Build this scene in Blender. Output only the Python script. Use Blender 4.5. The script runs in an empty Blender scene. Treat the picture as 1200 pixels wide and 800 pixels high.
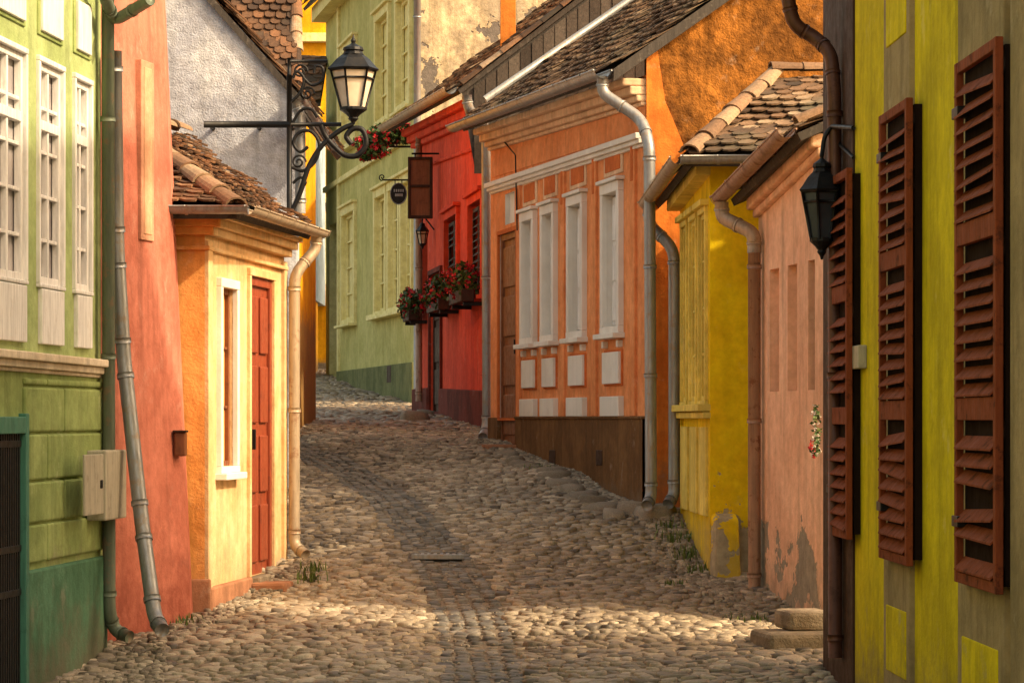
import bpy, math, random
import numpy as np
from mathutils import Vector
random.seed(7); rng=np.random.default_rng(7)
H=1.65; F=3400.; HY=490.
SC=bpy.context.scene
def K(px): return (px-600)/F
def W(px,py,Y): return Vector((K(px)*Y, Y, H+(HY-py)/F*Y))

# ------------------------------------------------------------------ ground profile
_gy=np.array([-400,8,14,18,20,22.5,24.5,26.3,29,32.6,36,44,48,54,60,65,80,600.])
_gz=np.array([-1.75,-1.75,-1.70,-1.61,-1.52,-1.36,-1.14,-.84,-.58,-.29,-.1,.10,.22,.55,.87,1.15,1.6,1.6])
_ty=np.arange(0,100,.1); _tz=np.interp(_ty,_gy,_gz)
_k=np.ones(13)/13; _tz2=np.convolve(np.pad(_tz,6,mode='edge'),_k,'valid')
def g(y): return np.interp(y,_ty,_tz2)+H
_by=np.array([10,18,20.1,22.3,24.4,26.2,29,31.5,33,36.]); _bx=np.array([.0,-.185,-.24,-.36,-.61,-.925,-1.45,-2.08,-2.52,-3.2])
_bxx=np.interp(_ty,_by,_bx); _bxx=np.convolve(np.pad(_bxx,6,mode='edge'),_k,'valid')
def bandx(y): return np.interp(y,_ty,_bxx)
def G(x,y):
    x=np.asarray(x,float); y=np.asarray(y,float)
    und=.02*np.sin(x*2.1+y*.9)+.015*np.sin(x*1.1-y*1.7)+.012*np.sin(y*3.1+x)
    dip=.05*np.exp(-((x-bandx(y))/.55)**2)*(y<36)
    m=np.clip((9-np.abs(x))/3,0,1)
    return g(y)+(und-dip)*m

# ------------------------------------------------------------------ node helpers
def newmat(name):
    m=bpy.data.materials.new(name); m.use_nodes=True
    nt=m.node_tree; b=nt.nodes['Principled BSDF']
    return m,nt,b
def N(nt,t,props=None,**ins):
    n=nt.nodes.new(t)
    if props:
        for k,v in props.items(): setattr(n,k,v)
    for k,v in ins.items():
        k2=int(k[1:]) if k[0]=='i' and k[1:].isdigit() else k.replace('_',' ')
        s=n.inputs[k2]
        if isinstance(v,bpy.types.NodeSocket): nt.links.new(v,s)
        else: s.default_value=v
    return n
def c4(c): return (c[0],c[1],c[2],1.)
def mixc(nt,fac,a,b,blend='MIX'):
    n=nt.nodes.new('ShaderNodeMix'); n.data_type='RGBA'; n.blend_type=blend
    for i,v in ((0,fac),(6,a),(7,b)):
        if isinstance(v,bpy.types.NodeSocket): nt.links.new(v,n.inputs[i])
        else: n.inputs[i].default_value = v if i==0 else c4(v)
    return n.outputs[2]
def mr(nt,v,a,b,c=0.,d=1.,clamp=True):
    n=N(nt,'ShaderNodeMapRange',{'clamp':clamp},Value=v)
    n.inputs[1].default_value=a;n.inputs[2].default_value=b;n.inputs[3].default_value=c;n.inputs[4].default_value=d
    return n.outputs[0]
def math_(nt,op,a,b=0.):
    n=nt.nodes.new('ShaderNodeMath'); n.operation=op
    for i,v in ((0,a),(1,b)):
        if isinstance(v,bpy.types.NodeSocket): nt.links.new(v,n.inputs[i])
        else: n.inputs[i].default_value=v
    return n.outputs[0]
def pos(nt,scale=None):
    p=nt.nodes.new('ShaderNodeNewGeometry').outputs['Position']
    if scale:
        p=N(nt,'ShaderNodeMapping',None,Vector=p,Scale=scale).outputs[0]
    return p
def noise(nt,vec,scale,detail=6,rough=.6):
    n=N(nt,'ShaderNodeTexNoise',None,Vector=vec,Scale=scale,Detail=min(detail,5),Roughness=rough)
    return n.outputs['Fac']
def mul(c,k): return tuple(min(1,x*k) for x in c)
def sat(c,k=1.13):
    m=.3*c[0]+.6*c[1]+.1*c[2]; return tuple(min(.93,max(.012,m+(x-m)*k)) for x in c)

def plaster(name,c,c2=None,stain=.35,zb=None,dirt_or_shade=(.17,.13,.09),dirt_or_shade_amt=.68,dirt_or_shade_h=1.0,peel=None,bump=.35,rough=.93,mid=7.,mott=0.):
    m,nt,b=newmat(name); p=pos(nt)
    if c2 is None: c2=mul(c,.78)
    c=sat(c); c2=sat(c2)
    n1=noise(nt,p,1.6,8,.65)
    col=mixc(nt,mr(nt,n1,.42,.58),c,mul(c2,.94))
    st=noise(nt,pos(nt,(5,5,.45)),1.3,6,.6)
    col=mixc(nt,math_(nt,'MULTIPLY',mr(nt,st,.48,.72),min(1,stain*1.25)),col,mul(c,.40))
    n2=noise(nt,p,11,8,.7)
    lo=.79-mott
    col=mixc(nt,1.,col,mixc(nt,mr(nt,n2,.35,.68),(1.0+mott,1.0+mott,1.0+mott),(lo,lo-.02,lo-.04)),'MULTIPLY')
    n5=noise(nt,p,3.7,10,.72)
    col=mixc(nt,mr(nt,n5,.6,.70,0,.30),col,mixc(nt,.6,(.78,.72,.6),c))
    z=nt.nodes.new('ShaderNodeSeparateXYZ'); nt.links.new(p,z.inputs[0]); z=z.outputs[2]
    if zb is not None:
        zz=mr(nt,z,zb,zb+dirt_or_shade_h,1.,-.35,False)
        f=math_(nt,'ADD',zz,math_(nt,'MULTIPLY',math_(nt,'SUBTRACT',n5,.5),2.1))
        f=mr(nt,f,.25,1.,0,dirt_or_shade_amt)
        col=mixc(nt,f,col,dirt_or_shade)
    hgt=math_(nt,'ADD',math_(nt,'MULTIPLY',noise(nt,p,mid,6,.6),1.),math_(nt,'MULTIPLY',noise(nt,p,55,3,.6),.35))
    if peel:
        pc,thr,zlo,zhi=peel
        pn=noise(nt,p,1.9,9,.62)
        bias=mr(nt,z,zlo,zhi,0,.32)
        v=math_(nt,'SUBTRACT',math_(nt,'SUBTRACT',pn,bias),thr)
        f=mr(nt,v,0.,.012)
        pcol=mixc(nt,mr(nt,n2,.3,.7),pc,mul(pc,.6))
        col=mixc(nt,f,col,pcol)
        hgt=math_(nt,'SUBTRACT',hgt,math_(nt,'MULTIPLY',f,1.2))
    nt.links.new(col,b.inputs['Base Color']); b.inputs['Roughness'].default_value=rough
    b.inputs['Specular IOR Level'].default_value=.12
    bp=N(nt,'ShaderNodeBump',None,Strength=bump*1.15,Distance=.03,Height=hgt); nt.links.new(bp.outputs[0],b.inputs['Normal'])
    return m
def paint(name,c,wear=.3,rough=.55,wc=None,metal=0.,bump=.25,spec=.4):
    m,nt,b=newmat(name); p=pos(nt)
    g1=noise(nt,pos(nt,(14,14,1.6)),2.,8,.7)
    col=mixc(nt,mr(nt,g1,.35,.7),c,mul(c,.62))
    g2=noise(nt,p,9,9,.72)
    col=mixc(nt,mr(nt,g2,.55,.64,0,wear),col,wc or mul(c,.4))
    nt.links.new(col,b.inputs['Base Color'])
    nt.links.new(mr(nt,g2,.3,.7,rough-.12,min(1,rough+.2)),b.inputs['Roughness'])
    b.inputs['Metallic'].default_value=metal; b.inputs['Specular IOR Level'].default_value=spec
    bp=N(nt,'ShaderNodeBump',None,Strength=bump,Distance=.008,Height=math_(nt,'ADD',g1,g2)); nt.links.new(bp.outputs[0],b.inputs['Normal'])
    return m
def ramped(name,stops,nscale=14,rough=.85,bump=.4,dist=.01,mossy=None,spec=.3):
    m,nt,b=newmat(name); p=pos(nt)
    a=N(nt,'ShaderNodeAttribute',{'attribute_name':'rnd'}).outputs['Fac']
    n1=noise(nt,p,nscale,7,.65)
    v=math_(nt,'ADD',a,math_(nt,'MULTIPLY',math_(nt,'SUBTRACT',n1,.5),.35))
    r=nt.nodes.new('ShaderNodeValToRGB'); nt.links.new(v,r.inputs[0])
    el=r.color_ramp.elements
    while len(el)<len(stops): el.new(.5)
    for i,(q,c) in enumerate(stops): el[i].position=q; el[i].color=c4(c)
    n3=noise(nt,p,nscale*3,5,.7)
    col=mixc(nt,1.,r.outputs[0],mixc(nt,mr(nt,n3,.3,.7),(1.15,1.15,1.15),(.6,.6,.6)),'MULTIPLY')
    if mossy: col=mixc(nt,mr(nt,noise(nt,p,1.3,8,.7),.48,.66,0,mossy[1]),col,mossy[0])
    nt.links.new(col,b.inputs['Base Color']); b.inputs['Roughness'].default_value=rough
    b.inputs['Specular IOR Level'].default_value=spec
    bp=N(nt,'ShaderNodeBump',None,Strength=bump,Distance=dist,Height=n3); nt.links.new(bp.outputs[0],b.inputs['Normal'])
    return m
def glass(name,c=(.02,.025,.03),rough=.12,c2=None):
    m,nt,b=newmat(name); p=pos(nt)
    n=noise(nt,p,3.2,4,.5)
    col=mixc(nt,mr(nt,n,.4,.6),c,c2 or mul(c,1.8))
    nt.links.new(col,b.inputs['Base Color']); b.inputs['Roughness'].default_value=rough
    bp=N(nt,'ShaderNodeBump',None,Strength=.05,Distance=.01,Height=noise(nt,p,5,2,.5)); nt.links.new(bp.outputs[0],b.inputs['Normal'])
    return m

M=dict(
 lgreen=plaster('sage_plaster',(.44,.52,.26),(.35,.43,.20),stain=.35,zb=g(18.5)+.2),
 lgreen2=plaster('sage_plaster_dark',(.36,.43,.19),(.28,.35,.145),stain=.5,zb=g(18.5)+.2),
 teal=plaster('teal_plinth',(.13,.25,.16),(.09,.18,.11),stain=.45,zb=g(18.5)-.1),
 cream=plaster('cream_trim',(.78,.68,.54),(.66,.56,.42),stain=.35),
 lpink=plaster('rose_plaster',(.60,.24,.18),(.50,.185,.135),stain=.5,zb=g(20)-.1,dirt_or_shade=(.22,.055,.035),dirt_or_shade_h=1.6,dirt_or_shade_amt=.85),  # red-brown low on the wall paints in the shade at its base
 lbeige=plaster('rose_trim',(.66,.36,.25),stain=.2),
 orange=plaster('apricot_plaster',(.80,.40,.16),(.72,.33,.12),stain=.35,zb=g(22)-.1,dirt_or_shade=(.30,.15,.08)),
 oyell=plaster('butter_plaster',(.80,.59,.36),(.75,.50,.27),stain=.35,zb=g(22.5)-.1,dirt_or_shade=(.36,.22,.12)),
 oplinth=plaster('pinkish_plinth',(.42,.22,.14),stain=.4),
 white=plaster('whitewash_rough',(.60,.62,.67),(.44,.46,.53),stain=.5,bump=1.,mid=3.5,mott=.06),
 farorange=plaster('saffron_plaster',(.86,.46,.06),(.80,.38,.04),stain=.3,zb=g(64),dirt_or_shade_h=.5),
 blue=plaster('pale_blue_plaster',(.45,.58,.68),stain=.3),
 fgreen=plaster('olive_plaster',(.57,.54,.25),(.49,.47,.20),stain=.3,zb=g(52),dirt_or_shade_h=.6),
 fgplinth=plaster('dark_olive_plinth',(.19,.20,.10),(.13,.145,.07),stain=.4),
 fcream=plaster('stained_cream',(.62,.52,.35),(.36,.31,.23),stain=.8,peel=((.17,.15,.13),.54,0,80),bump=.6,mott=.1),
 ftrim=plaster('pale_yellow_trim',(.86,.79,.44),(.80,.72,.36),stain=.1),
 red=plaster('coral_red_plaster',(.74,.125,.08),(.65,.10,.065),stain=.3,zb=g(38),dirt_or_shade_h=.4),
 redpl=plaster('oxblood_plinth',(.18,.05,.04),(.12,.035,.027),stain=.4),
 salmon=plaster('salmon_plaster',(.85,.38,.19),(.77,.31,.145),stain=.3),
 salmon2=plaster('salmon_dark_inset',(.66,.21,.085),(.58,.17,.07),stain=.2),
 swhite=plaster('white_trim',(.89,.87,.82),(.85,.82,.76),stain=.1,bump=.15,mott=-.12),
 spale=plaster('pale_salmon_cornice',(.84,.62,.43),(.76,.52,.35),stain=.4),
 brownpl=plaster('brown_plinth',(.20,.11,.052),(.15,.08,.038),stain=.5,zb=g(27)-.1,dirt_or_shade_h=.5),
 sgable=plaster('burnt_orange_plaster',(.72,.27,.085),(.60,.19,.06),stain=.55,zb=g(26)),
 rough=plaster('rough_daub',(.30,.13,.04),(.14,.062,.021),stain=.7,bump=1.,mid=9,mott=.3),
 yellow=plaster('bright_yellow_plaster',(.92,.72,.035),(.90,.64,.025),stain=.15,zb=g(24)-.1,dirt_or_shade=(.40,.29,.07),peel=((.45,.38,.25),.558,1.9,2.8)),
 yellow2=plaster('yellow_plaster_street',(.86,.65,.08),(.76,.55,.06),stain=.4,zb=g(24.5)-.1,dirt_or_shade=(.33,.27,.13)),
 ytrim=plaster('yellow_trim',(.90,.75,.24),stain=.2),
 rpink=plaster('peach_plaster',(.88,.60,.44),(.81,.52,.37),stain=.4,zb=g(21)-.1,dirt_or_shade=(.26,.21,.15),peel=((.36,.32,.25),.465,.45,1.5)),
 rpink2=plaster('peach_inset',(.76,.45,.30),stain=.3),
 ngreen=plaster('chartreuse_plaster',(.72,.60,.06),(.62,.51,.045),stain=.45,zb=g(15)),
 ngrey=plaster('taupe_pilaster',(.38,.30,.18),(.30,.24,.14),stain=.5),
 stone=plaster('step_stone',(.30,.25,.19),(.21,.175,.135),stain=.4,bump=.9,mott=.1),
 wwhite=paint('white_painted_wood',(.86,.84,.81),.25,.6,(.55,.48,.4)),
 brown=paint('brown_painted_wood',(.24,.08,.028),.5,.5),
 dkbrown=paint('dark_brown_wood',(.055,.026,.016),.5,.65,spec=.2),
 rust=paint('russet_shutter',(.25,.06,.022),.85,.75,(.075,.025,.014),spec=.12,bump=.6),
 dark=paint('shadow_gap',(.02,.011,.008),.3,.9,spec=.05),
 doorred=paint('red_brown_door',(.30,.06,.023),.5,.45),
 board=paint('weathered_boards',(.06,.05,.042),.6,.9,(.14,.12,.1),bump=.8),
 boardv=ramped('weathered_planks',[(0,(.03,.023,.018)),(.5,(.06,.047,.037)),(1,(.12,.10,.08))],nscale=9,bump=.7),
 iron=paint('black_iron',(.012,.012,.013),.3,.45,(.03,.025,.02),metal=.4),
 zinc=paint('zinc_pipe',(.34,.34,.335),.65,.42,(.32,.23,.15),metal=.5,bump=.1),
 zinc2=paint('beige_pipe',(.46,.36,.25),.6,.5,(.24,.12,.06),metal=.3,bump=.1),
 gpipe=paint('greenish_pipe',(.16,.19,.135),.5,.5,(.3,.16,.1),metal=.3,bump=.1),
 rpipe=paint('rusty_pipe',(.40,.25,.17),.85,.55,(.2,.09,.05),metal=.3,bump=.15),
 copper=paint('brown_pipe',(.12,.045,.023),.5,.45,metal=.3,bump=.1),
 box=paint('beige_metal_box',(.48,.43,.32),.4,.5),
 tealw=paint('teal_wood',(.06,.22,.15),.4,.5),
 glass=glass('dark_glass'),
 curtain=glass('curtained_glass',(.30,.275,.29),.25,(.50,.46,.46)),
 warmglass=glass('lamp_glass',(.55,.45,.33),.2,(.75,.65,.5)),
 tile=ramped('clay_tiles',[(0,(.05,.03,.02)),(.35,(.115,.06,.032)),(.65,(.21,.10,.048)),(.9,(.33,.185,.10)),(1,(.38,.29,.2))],mossy=((.055,.048,.034),.8)),
 tile2=ramped('dark_clay_tiles',[(0,(.045,.03,.021)),(.4,(.10,.06,.036)),(.75,(.19,.11,.062)),(1,(.32,.23,.15))],mossy=((.095,.085,.056),.7)),
 cap=ramped('ridge_caps',[(0,(.14,.08,.045)),(.5,(.26,.15,.085)),(1,(.38,.27,.17))],mossy=((.11,.095,.065),.7)),
 cobble=ramped('cobblestone',[(0,(.09,.072,.055)),(.25,(.20,.16,.115)),(.55,(.31,.25,.175)),(.82,(.42,.34,.24)),(1,(.55,.46,.34))],nscale=28,rough=.52,bump=.45,dist=.005,spec=.42),
 sett=ramped('drain_setts',[(0,(.07,.064,.056)),(.5,(.14,.128,.11)),(1,(.26,.225,.18))],nscale=22,rough=.52,bump=.5,dist=.006,spec=.4),
 gravel=ramped('gravel',[(0,(.12,.10,.075)),(.5,(.26,.215,.16)),(1,(.47,.40,.3))],nscale=30,rough=.8),
 leaf=ramped('leaves',[(0,(.02,.05,.012)),(.6,(.05,.10,.02)),(1,(.09,.15,.03))],rough=.6),
 grass=ramped('grass_blades',[(0,(.05,.09,.015)),(.6,(.10,.15,.03)),(1,(.18,.2,.06))],rough=.6),
 petal=ramped('red_petals',[(0,(.35,.01,.02)),(.6,(.62,.02,.03)),(1,(.75,.07,.08))],rough=.6),
 petalw=ramped('pale_petals',[(0,(.5,.4,.35)),(1,(.8,.75,.7))],rough=.6),
)
def groundmat():
    m,nt,b=newmat('packed_earth'); p=pos(nt)
    col=mixc(nt,mr(nt,noise(nt,p,2.2,9,.7),.35,.65),(.13,.10,.07),(.22,.17,.115))
    col=mixc(nt,mr(nt,noise(nt,p,40,5,.7),.5,.7,0,.6),col,(.30,.245,.18))
    nt.links.new(col,b.inputs['Base Color']); b.inputs['Roughness'].default_value=.9
    bp=N(nt,'ShaderNodeBump',None,Strength=.7,Distance=.02,Height=noise(nt,p,45,5,.7)); nt.links.new(bp.outputs[0],b.inputs['Normal'])
    return m
M['ground']=groundmat()

# ------------------------------------------------------------------ mesh helpers
def mkmesh(name,verts,faces,mat,rnd=None,smooth=False):
    me=bpy.data.meshes.new(name)
    me.from_pydata([tuple(v) for v in verts],[],faces); me.materials.append(mat)
    if rnd is not None:
        a=me.attributes.new('rnd','FLOAT','POINT'); a.data.foreach_set('value',np.asarray(rnd,dtype=np.float32))
    if smooth: me.polygons.foreach_set('use_smooth',[True]*len(me.polygons))
    me.update()
    o=bpy.data.objects.new(name,me); SC.collection.objects.link(o); return o

class B:
    def __init__(s,name): s.name=name; s.p={}
    def add(s,part,mat,verts,faces,rnd=0.5,smooth=False,bevel=0.):
        k=(part,mat,smooth,bevel)
        d=s.p.setdefault(k,[[],[],[]]); o=len(d[0])
        d[0].extend([tuple(v) for v in verts]); d[1].extend([tuple(i+o for i in f) for f in faces])
        if np.isscalar(rnd): d[2].extend([rnd]*len(verts))
        else: d[2].extend(rnd)
    def finish(s):
        items=list(s.p.items())
        if not items: return
        if len(items)==1:
            (part,mat,sm,bv),(v,f,r)=items[0]
            o=mkmesh(s.name,v,f,M[mat],r,sm)
            if bv: s.bev(o,bv)
            return o
        e=bpy.data.objects.new(s.name,None); SC.collection.objects.link(e); e.empty_display_size=.3
        for (part,mat,sm,bv),(v,f,r) in items:
            o=mkmesh(part,v,f,M[mat],r,sm); o.parent=e
            if bv: s.bev(o,bv)
        return e
    def bev(s,o,w):
        md=o.modifiers.new('bevel','BEVEL'); md.width=w; md.segments=2; md.limit_method='ANGLE'; md.angle_limit=math.radians(40)

BOXF=[(0,3,2,1),(4,5,6,7),(0,1,5,4),(1,2,6,5),(2,3,7,6),(3,0,4,7)]
class Fac:
    def __init__(s,A,Bp):
        s.A=Vector(A); s.B=Vector(Bp); d=s.B-s.A; s.L=d.length; s.d=d/s.L
        n=Vector((s.d.y,-s.d.x))
        if n.dot(-s.A)<0: n=-n
        s.n=n
    def off(s,o):
        f=Fac(s.A+s.n*o,s.B+s.n*o); f.n=s.n; return f
    def u(s,px):
        k=K(px); return (k*s.A.y-s.A.x)/(s.d.x-k*s.d.y)
    def z(s,px,py):
        Y=s.A.y+s.u(px)*s.d.y; return H+(HY-py)/F*Y
    def P(s,u,z,o=0.):
        q=s.A+s.d*u+s.n*o; return Vector((q.x,q.y,z))
    def rect(s,x0,x1,yt,yb,ref=None):
        ref=(x0+x1)/2 if ref is None else ref
        a,b=sorted((s.u(x0),s.u(x1))); return (a,b,s.z(ref,yb),s.z(ref,yt))
def fbox(b,part,mat,f,u0,u1,z0,z1,o0,o1,bevel=.006,rnd=.5):
    if np.isscalar(z0): z0=(z0,z0)
    if np.isscalar(z1): z1=(z1,z1)
    v=[f.P(u0,z0[0],o0),f.P(u1,z0[1],o0),f.P(u1,z0[1],o1),f.P(u0,z0[0],o1),
       f.P(u0,z1[0],o0),f.P(u1,z1[1],o0),f.P(u1,z1[1],o1),f.P(u0,z1[0],o1)]
    fs=BOXF if (Vector(v[1])-Vector(v[0])).cross(Vector(v[3])-Vector(v[0])).z>0 else [tuple(reversed(q)) for q in BOXF]
    b.add(part,mat,v,fs,rnd,False,bevel)
def pbox(b,part,mat,f,x0,x1,yt,yb,o0,o1,ref=None,bevel=.006):
    u0,u1,z0,z1=f.rect(x0,x1,yt,yb,ref); fbox(b,part,mat,f,u0,u1,z0,z1,o0,o1,bevel)
def pcor(b,part,mat,f,pa,pb,prof,ext=0.,bevel=.008):
    ua,ub=f.u(pa[0]),f.u(pb[0]); za,zb=f.z(*pa),f.z(*pb)
    if ua>ub: ua,ub,za,zb=ub,ua,zb,za
    ua-=ext; ub+=ext
    for d0,d1,o in prof: fbox(b,part,mat,f,ua,ub,(za+d0,zb+d0),(za+d1,zb+d1),-.02,o,bevel)
def wall(b,part,mat,f,u0,u1,zb,zt,ops=(),reveal=.18,rmat=None,pmat='glass'):
    if np.isscalar(zt): zt=(zt,zt)
    us=sorted(set([u0,u1]+[q for o in ops for q in o[:2] if u0<q<u1]))
    zs=sorted(set([zb]+[q for o in ops for q in o[2:4] if q>zb]))
    def top(u): t=(u-u0)/(u1-u0); return zt[0]*(1-t)+zt[1]*t
    V=[];Fc=[]
    for i in range(len(us)-1):
        for j in range(len(zs)):
            um=(us[i]+us[i+1])/2; zlo=zs[j]; 
            last=j==len(zs)-1
            zm=zlo+1e-4 if last else (zs[j]+zs[j+1])/2
            if any(o[0]<um<o[1] and o[2]<zm<o[3] for o in ops): continue
            k=len(V)
            za=top(us[i]) if last else zs[j+1]; zc=top(us[i+1]) if last else zs[j+1]
            V+=[f.P(us[i],zlo),f.P(us[i+1],zlo),f.P(us[i+1],zc),f.P(us[i],za)]; Fc.append((k,k+1,k+2,k+3))
    b.add(part,mat,V,Fc)
    for o in ops:
        a,c,z0,z1=o[:4]; r=-(o[4] if len(o)>4 and o[4] else reveal); pm=o[5] if len(o)>5 else pmat; z0=max(z0,zb)
        q=[f.P(a,z0),f.P(c,z0),f.P(c,z1),f.P(a,z1)]; w=[f.P(a,z0,r),f.P(c,z0,r),f.P(c,z1,r),f.P(a,z1,r)]
        b.add('reveals',rmat or mat,q+w,[(0,1,5,4),(1,2,6,5),(2,3,7,6),(3,0,4,7)])
        b.add('panes',pm,w,[(0,1,2,3)])
def body(b,mat,f,u0,u1,zb,zt,depth,gap=.34):
    fbox(b,'body',mat,f,u0+.004,u1-.004,zb,zt,-depth,-gap,0.)
    for a in (u0,u1-.05): fbox(b,'wall_ends',mat,f,a,a+.05,zb,zt,-gap-.002,-.003,0.)
def wframe(b,mat,f,r,cols,rows,dep,fw=.05,bar=.022,transom=None):
    a,c,z0,z1=r; o0=-dep+.01; o1=-dep+.055
    fbox(b,'window_frames',mat,f,a,a+fw,z0,z1,o0,o1,.004); fbox(b,'window_frames',mat,f,c-fw,c,z0,z1,o0,o1,.004)
    fbox(b,'window_frames',mat,f,a+fw,c-fw,z0,z0+fw,o0,o1-.002,.004); fbox(b,'window_frames',mat,f,a+fw,c-fw,z1-fw,z1,o0,o1-.002,.004)
    for i in range(1,cols):
        u=a+(c-a)*i/cols; w=bar*(1.5 if cols==2 else 1); fbox(b,'window_frames',mat,f,u-w/2,u+w/2,z0+fw,z1-fw,o0,o1-.006,.003)
    for j in range(1,rows):
        z=z0+(z1-z0)*j/rows; fbox(b,'window_frames',mat,f,a+fw,c-fw,z-bar/2,z+bar/2,o0,o1-.010,.003)
    if transom: 
        z=z0+(z1-z0)*transom; fbox(b,'window_frames',mat,f,a+fw,c-fw,z-.03,z+.03,o0,o1+.004,.003)
def surround(b,mat,f,r,w,o,part='window_surround',sill=0.,hood=0.):
    a,c,z0,z1=r
    fbox(b,part,mat,f,a-w,a,z0,z1,-.01,o); fbox(b,part,mat,f,c,c+w,z0,z1,-.01,o)
    fbox(b,part,mat,f,a-w,c+w,z1,z1+w,-.01,o+.003); fbox(b,part,mat,f,a-w,c+w,z0-w*.7,z0,-.01,o+.003)
    if sill: fbox(b,part,mat,f,a-w-.04,c+w+.04,z0-w*.7-.05,z0-w*.7+.0,-.01,o+sill)
    if hood: fbox(b,part,mat,f,a-w-.04,c+w+.04,z1+w,z1+w+.05,-.01,o+hood)
def door(b,mat,f,r,dep,panels=3,dbl=False):
    a,c,z0,z1=r; o=-dep
    fbox(b,'door',mat,f,a,c,z0,z1,o-.04,o,.004)
    fw=.07
    for q in ((a,a+fw),(c-fw,c)): fbox(b,'door_frame',mat,f,q[0],q[1],z0,z1,o,o+.03)
    fbox(b,'door_frame',mat,f,a+fw,c-fw,z1-fw,z1,o,o+.028)
    cols=[(a+fw,c-fw)] if not dbl else [(a+fw,(a+c)/2-.01),((a+c)/2+.01,c-fw)]
    for (p,q) in cols:
        hs=np.linspace(z0+.05,z1-fw-.03,panels+1)
        for i in range(panels):
            fbox(b,'door_panels',mat,f,p+.05,q-.05,hs[i]+.05,hs[i+1]-.05,o,o+.022,.01)
    fbox(b,'door_handle','iron',f,a+fw+.03,a+fw+.06,z0+1.0,z0+1.16,o,o+.06,.004)
def shutter(b,mat,f,u0,u1,z0,z1,o,sections=2,slat=.078,sh=.024):
    st=.055
    fbox(b,'shutter_stiles',mat,f,u0,u0+st,z0,z1,o,o+.035,.004); fbox(b,'shutter_stiles',mat,f,u1-st,u1,z0,z1,o,o+.035,.004)
    zz=np.linspace(z0,z1,sections+1)
    for z in zz:
        a=max(z0,z-.05); c=min(z1,z+.05); fbox(b,'shutter_rails',mat,f,u0+st,u1-st,a,c,o+.002,o+.033,.004)
    for s_ in range(sections):
        n=int((zz[s_+1]-zz[s_]-.1)/slat)
        for i in range(n):
            z=zz[s_]+.05+slat*(i+.5)
            if random.random()<.07: continue
            j=random.uniform(-.007,.007); t=.009
            dl=random.uniform(-.018,.018) if random.random()<.3 else 0
            za,zc=z+sh+j,z-sh+j*.5
            v=[f.P(u0+st,za-t+dl,o-.004),f.P(u1-st,za-t-dl,o-.004),f.P(u1-st,zc-t-dl,o+.046),f.P(u0+st,zc-t+dl,o+.046),
               f.P(u0+st,za+dl,o-.004),f.P(u1-st,za-dl,o-.004),f.P(u1-st,zc-dl,o+.046),f.P(u0+st,zc+dl,o+.046)]
            b.add('shutter_slats',mat,v,BOXF)
def sweep(b,part,mat,pts,r,seg=12,half=False,smooth_corner=True,rings=(),ref=Vector((0,0,1)),thick=0):
    pts=[Vector(p) for p in pts]
    if smooth_corner and len(pts)>2:
        q=[pts[0]]
        for i in range(1,len(pts)-1):
            a,p,c=pts[i-1],pts[i],pts[i+1]
            l=min((p-a).length,(c-p).length)*.45; l=min(l,r*2.2)
            s=p+(a-p).normalized()*l; e=p+(c-p).normalized()*l
            for t in (0,.25,.5,.75,1): q.append(s*(1-t)**2+p*2*t*(1-t)+e*t*t)
        q.append(pts[-1]); pts=q
    V=[];Fc=[]; n=len(pts); up=None
    na=seg+1 if half else seg
    for i,p in enumerate(pts):
        t=(pts[min(i+1,n-1)]-pts[max(i-1,0)]).normalized()
        if half: s=t.cross(ref).normalized(); w=s.cross(t).normalized()
        else:
            if up is None: up=Vector((0,0,1)) if abs(t.z)<.9 else Vector((1,0,0))
            s=t.cross(up).normalized(); w=s.cross(t).normalized(); up=w
        for k in range(na):
            a=(math.pi+math.pi*k/seg) if half else 2*math.pi*k/seg
            V.append(p+s*(math.cos(a)*r)+w*(math.sin(a)*r))
    for i in range(n-1):
        for k in range(na if not half else na-1):
            k2=(k+1)%na; Fc.append((i*na+k,i*na+k2,(i+1)*na+k2,(i+1)*na+k))
    if not half: Fc+= [tuple(range(na)), tuple((n-1)*na+k for k in reversed(range(na)))]
    b.add(part,mat,V,Fc,.5,True)
    if half:
        sweep(b,part,mat,[V[i*na+na-1] for i in range(n)],r*.13,6,smooth_corner=False)
        sweep(b,part,mat,[V[i*na] for i in range(n)],r*.13,6,smooth_corner=False)
def downpipe(b,mat,pts,r,joint=1.0,part='downpipe'):
    sweep(b,part,mat,pts,r,14)
    for a,c in zip(pts[:-1],pts[1:]):
        a=Vector(a);c=Vector(c); L=(c-a).length
        if L<.5: 
            m=(a+c)/2; d=(c-a).normalized(); sweep(b,part,mat,[m-d*.012,m+d*.012],r*1.12,14); continue
        k=max(2,int(L/joint)+1); d=(c-a)/L
        for i in range(k):
            q=a+d*(.12+(L-.24)*i/(k-1)); sweep(b,part,mat,[q-d*.018,q+d*.018],r*1.16,14)
def gutter(b,mat,a,c,r):
    a=Vector(a);c=Vector(c); sweep(b,'gutter',mat,[a,c],r,10,half=True)
    L=(c-a).length; d=(c-a)/L; n=max(2,int(L/.55))
    for i in range(n+1):
        q=a+d*(L*i/n); q1=q-d*.012; q2=q+d*.012
        sweep(b,'gutter',mat,[q1,q2],r*1.12,10,half=True)
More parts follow.
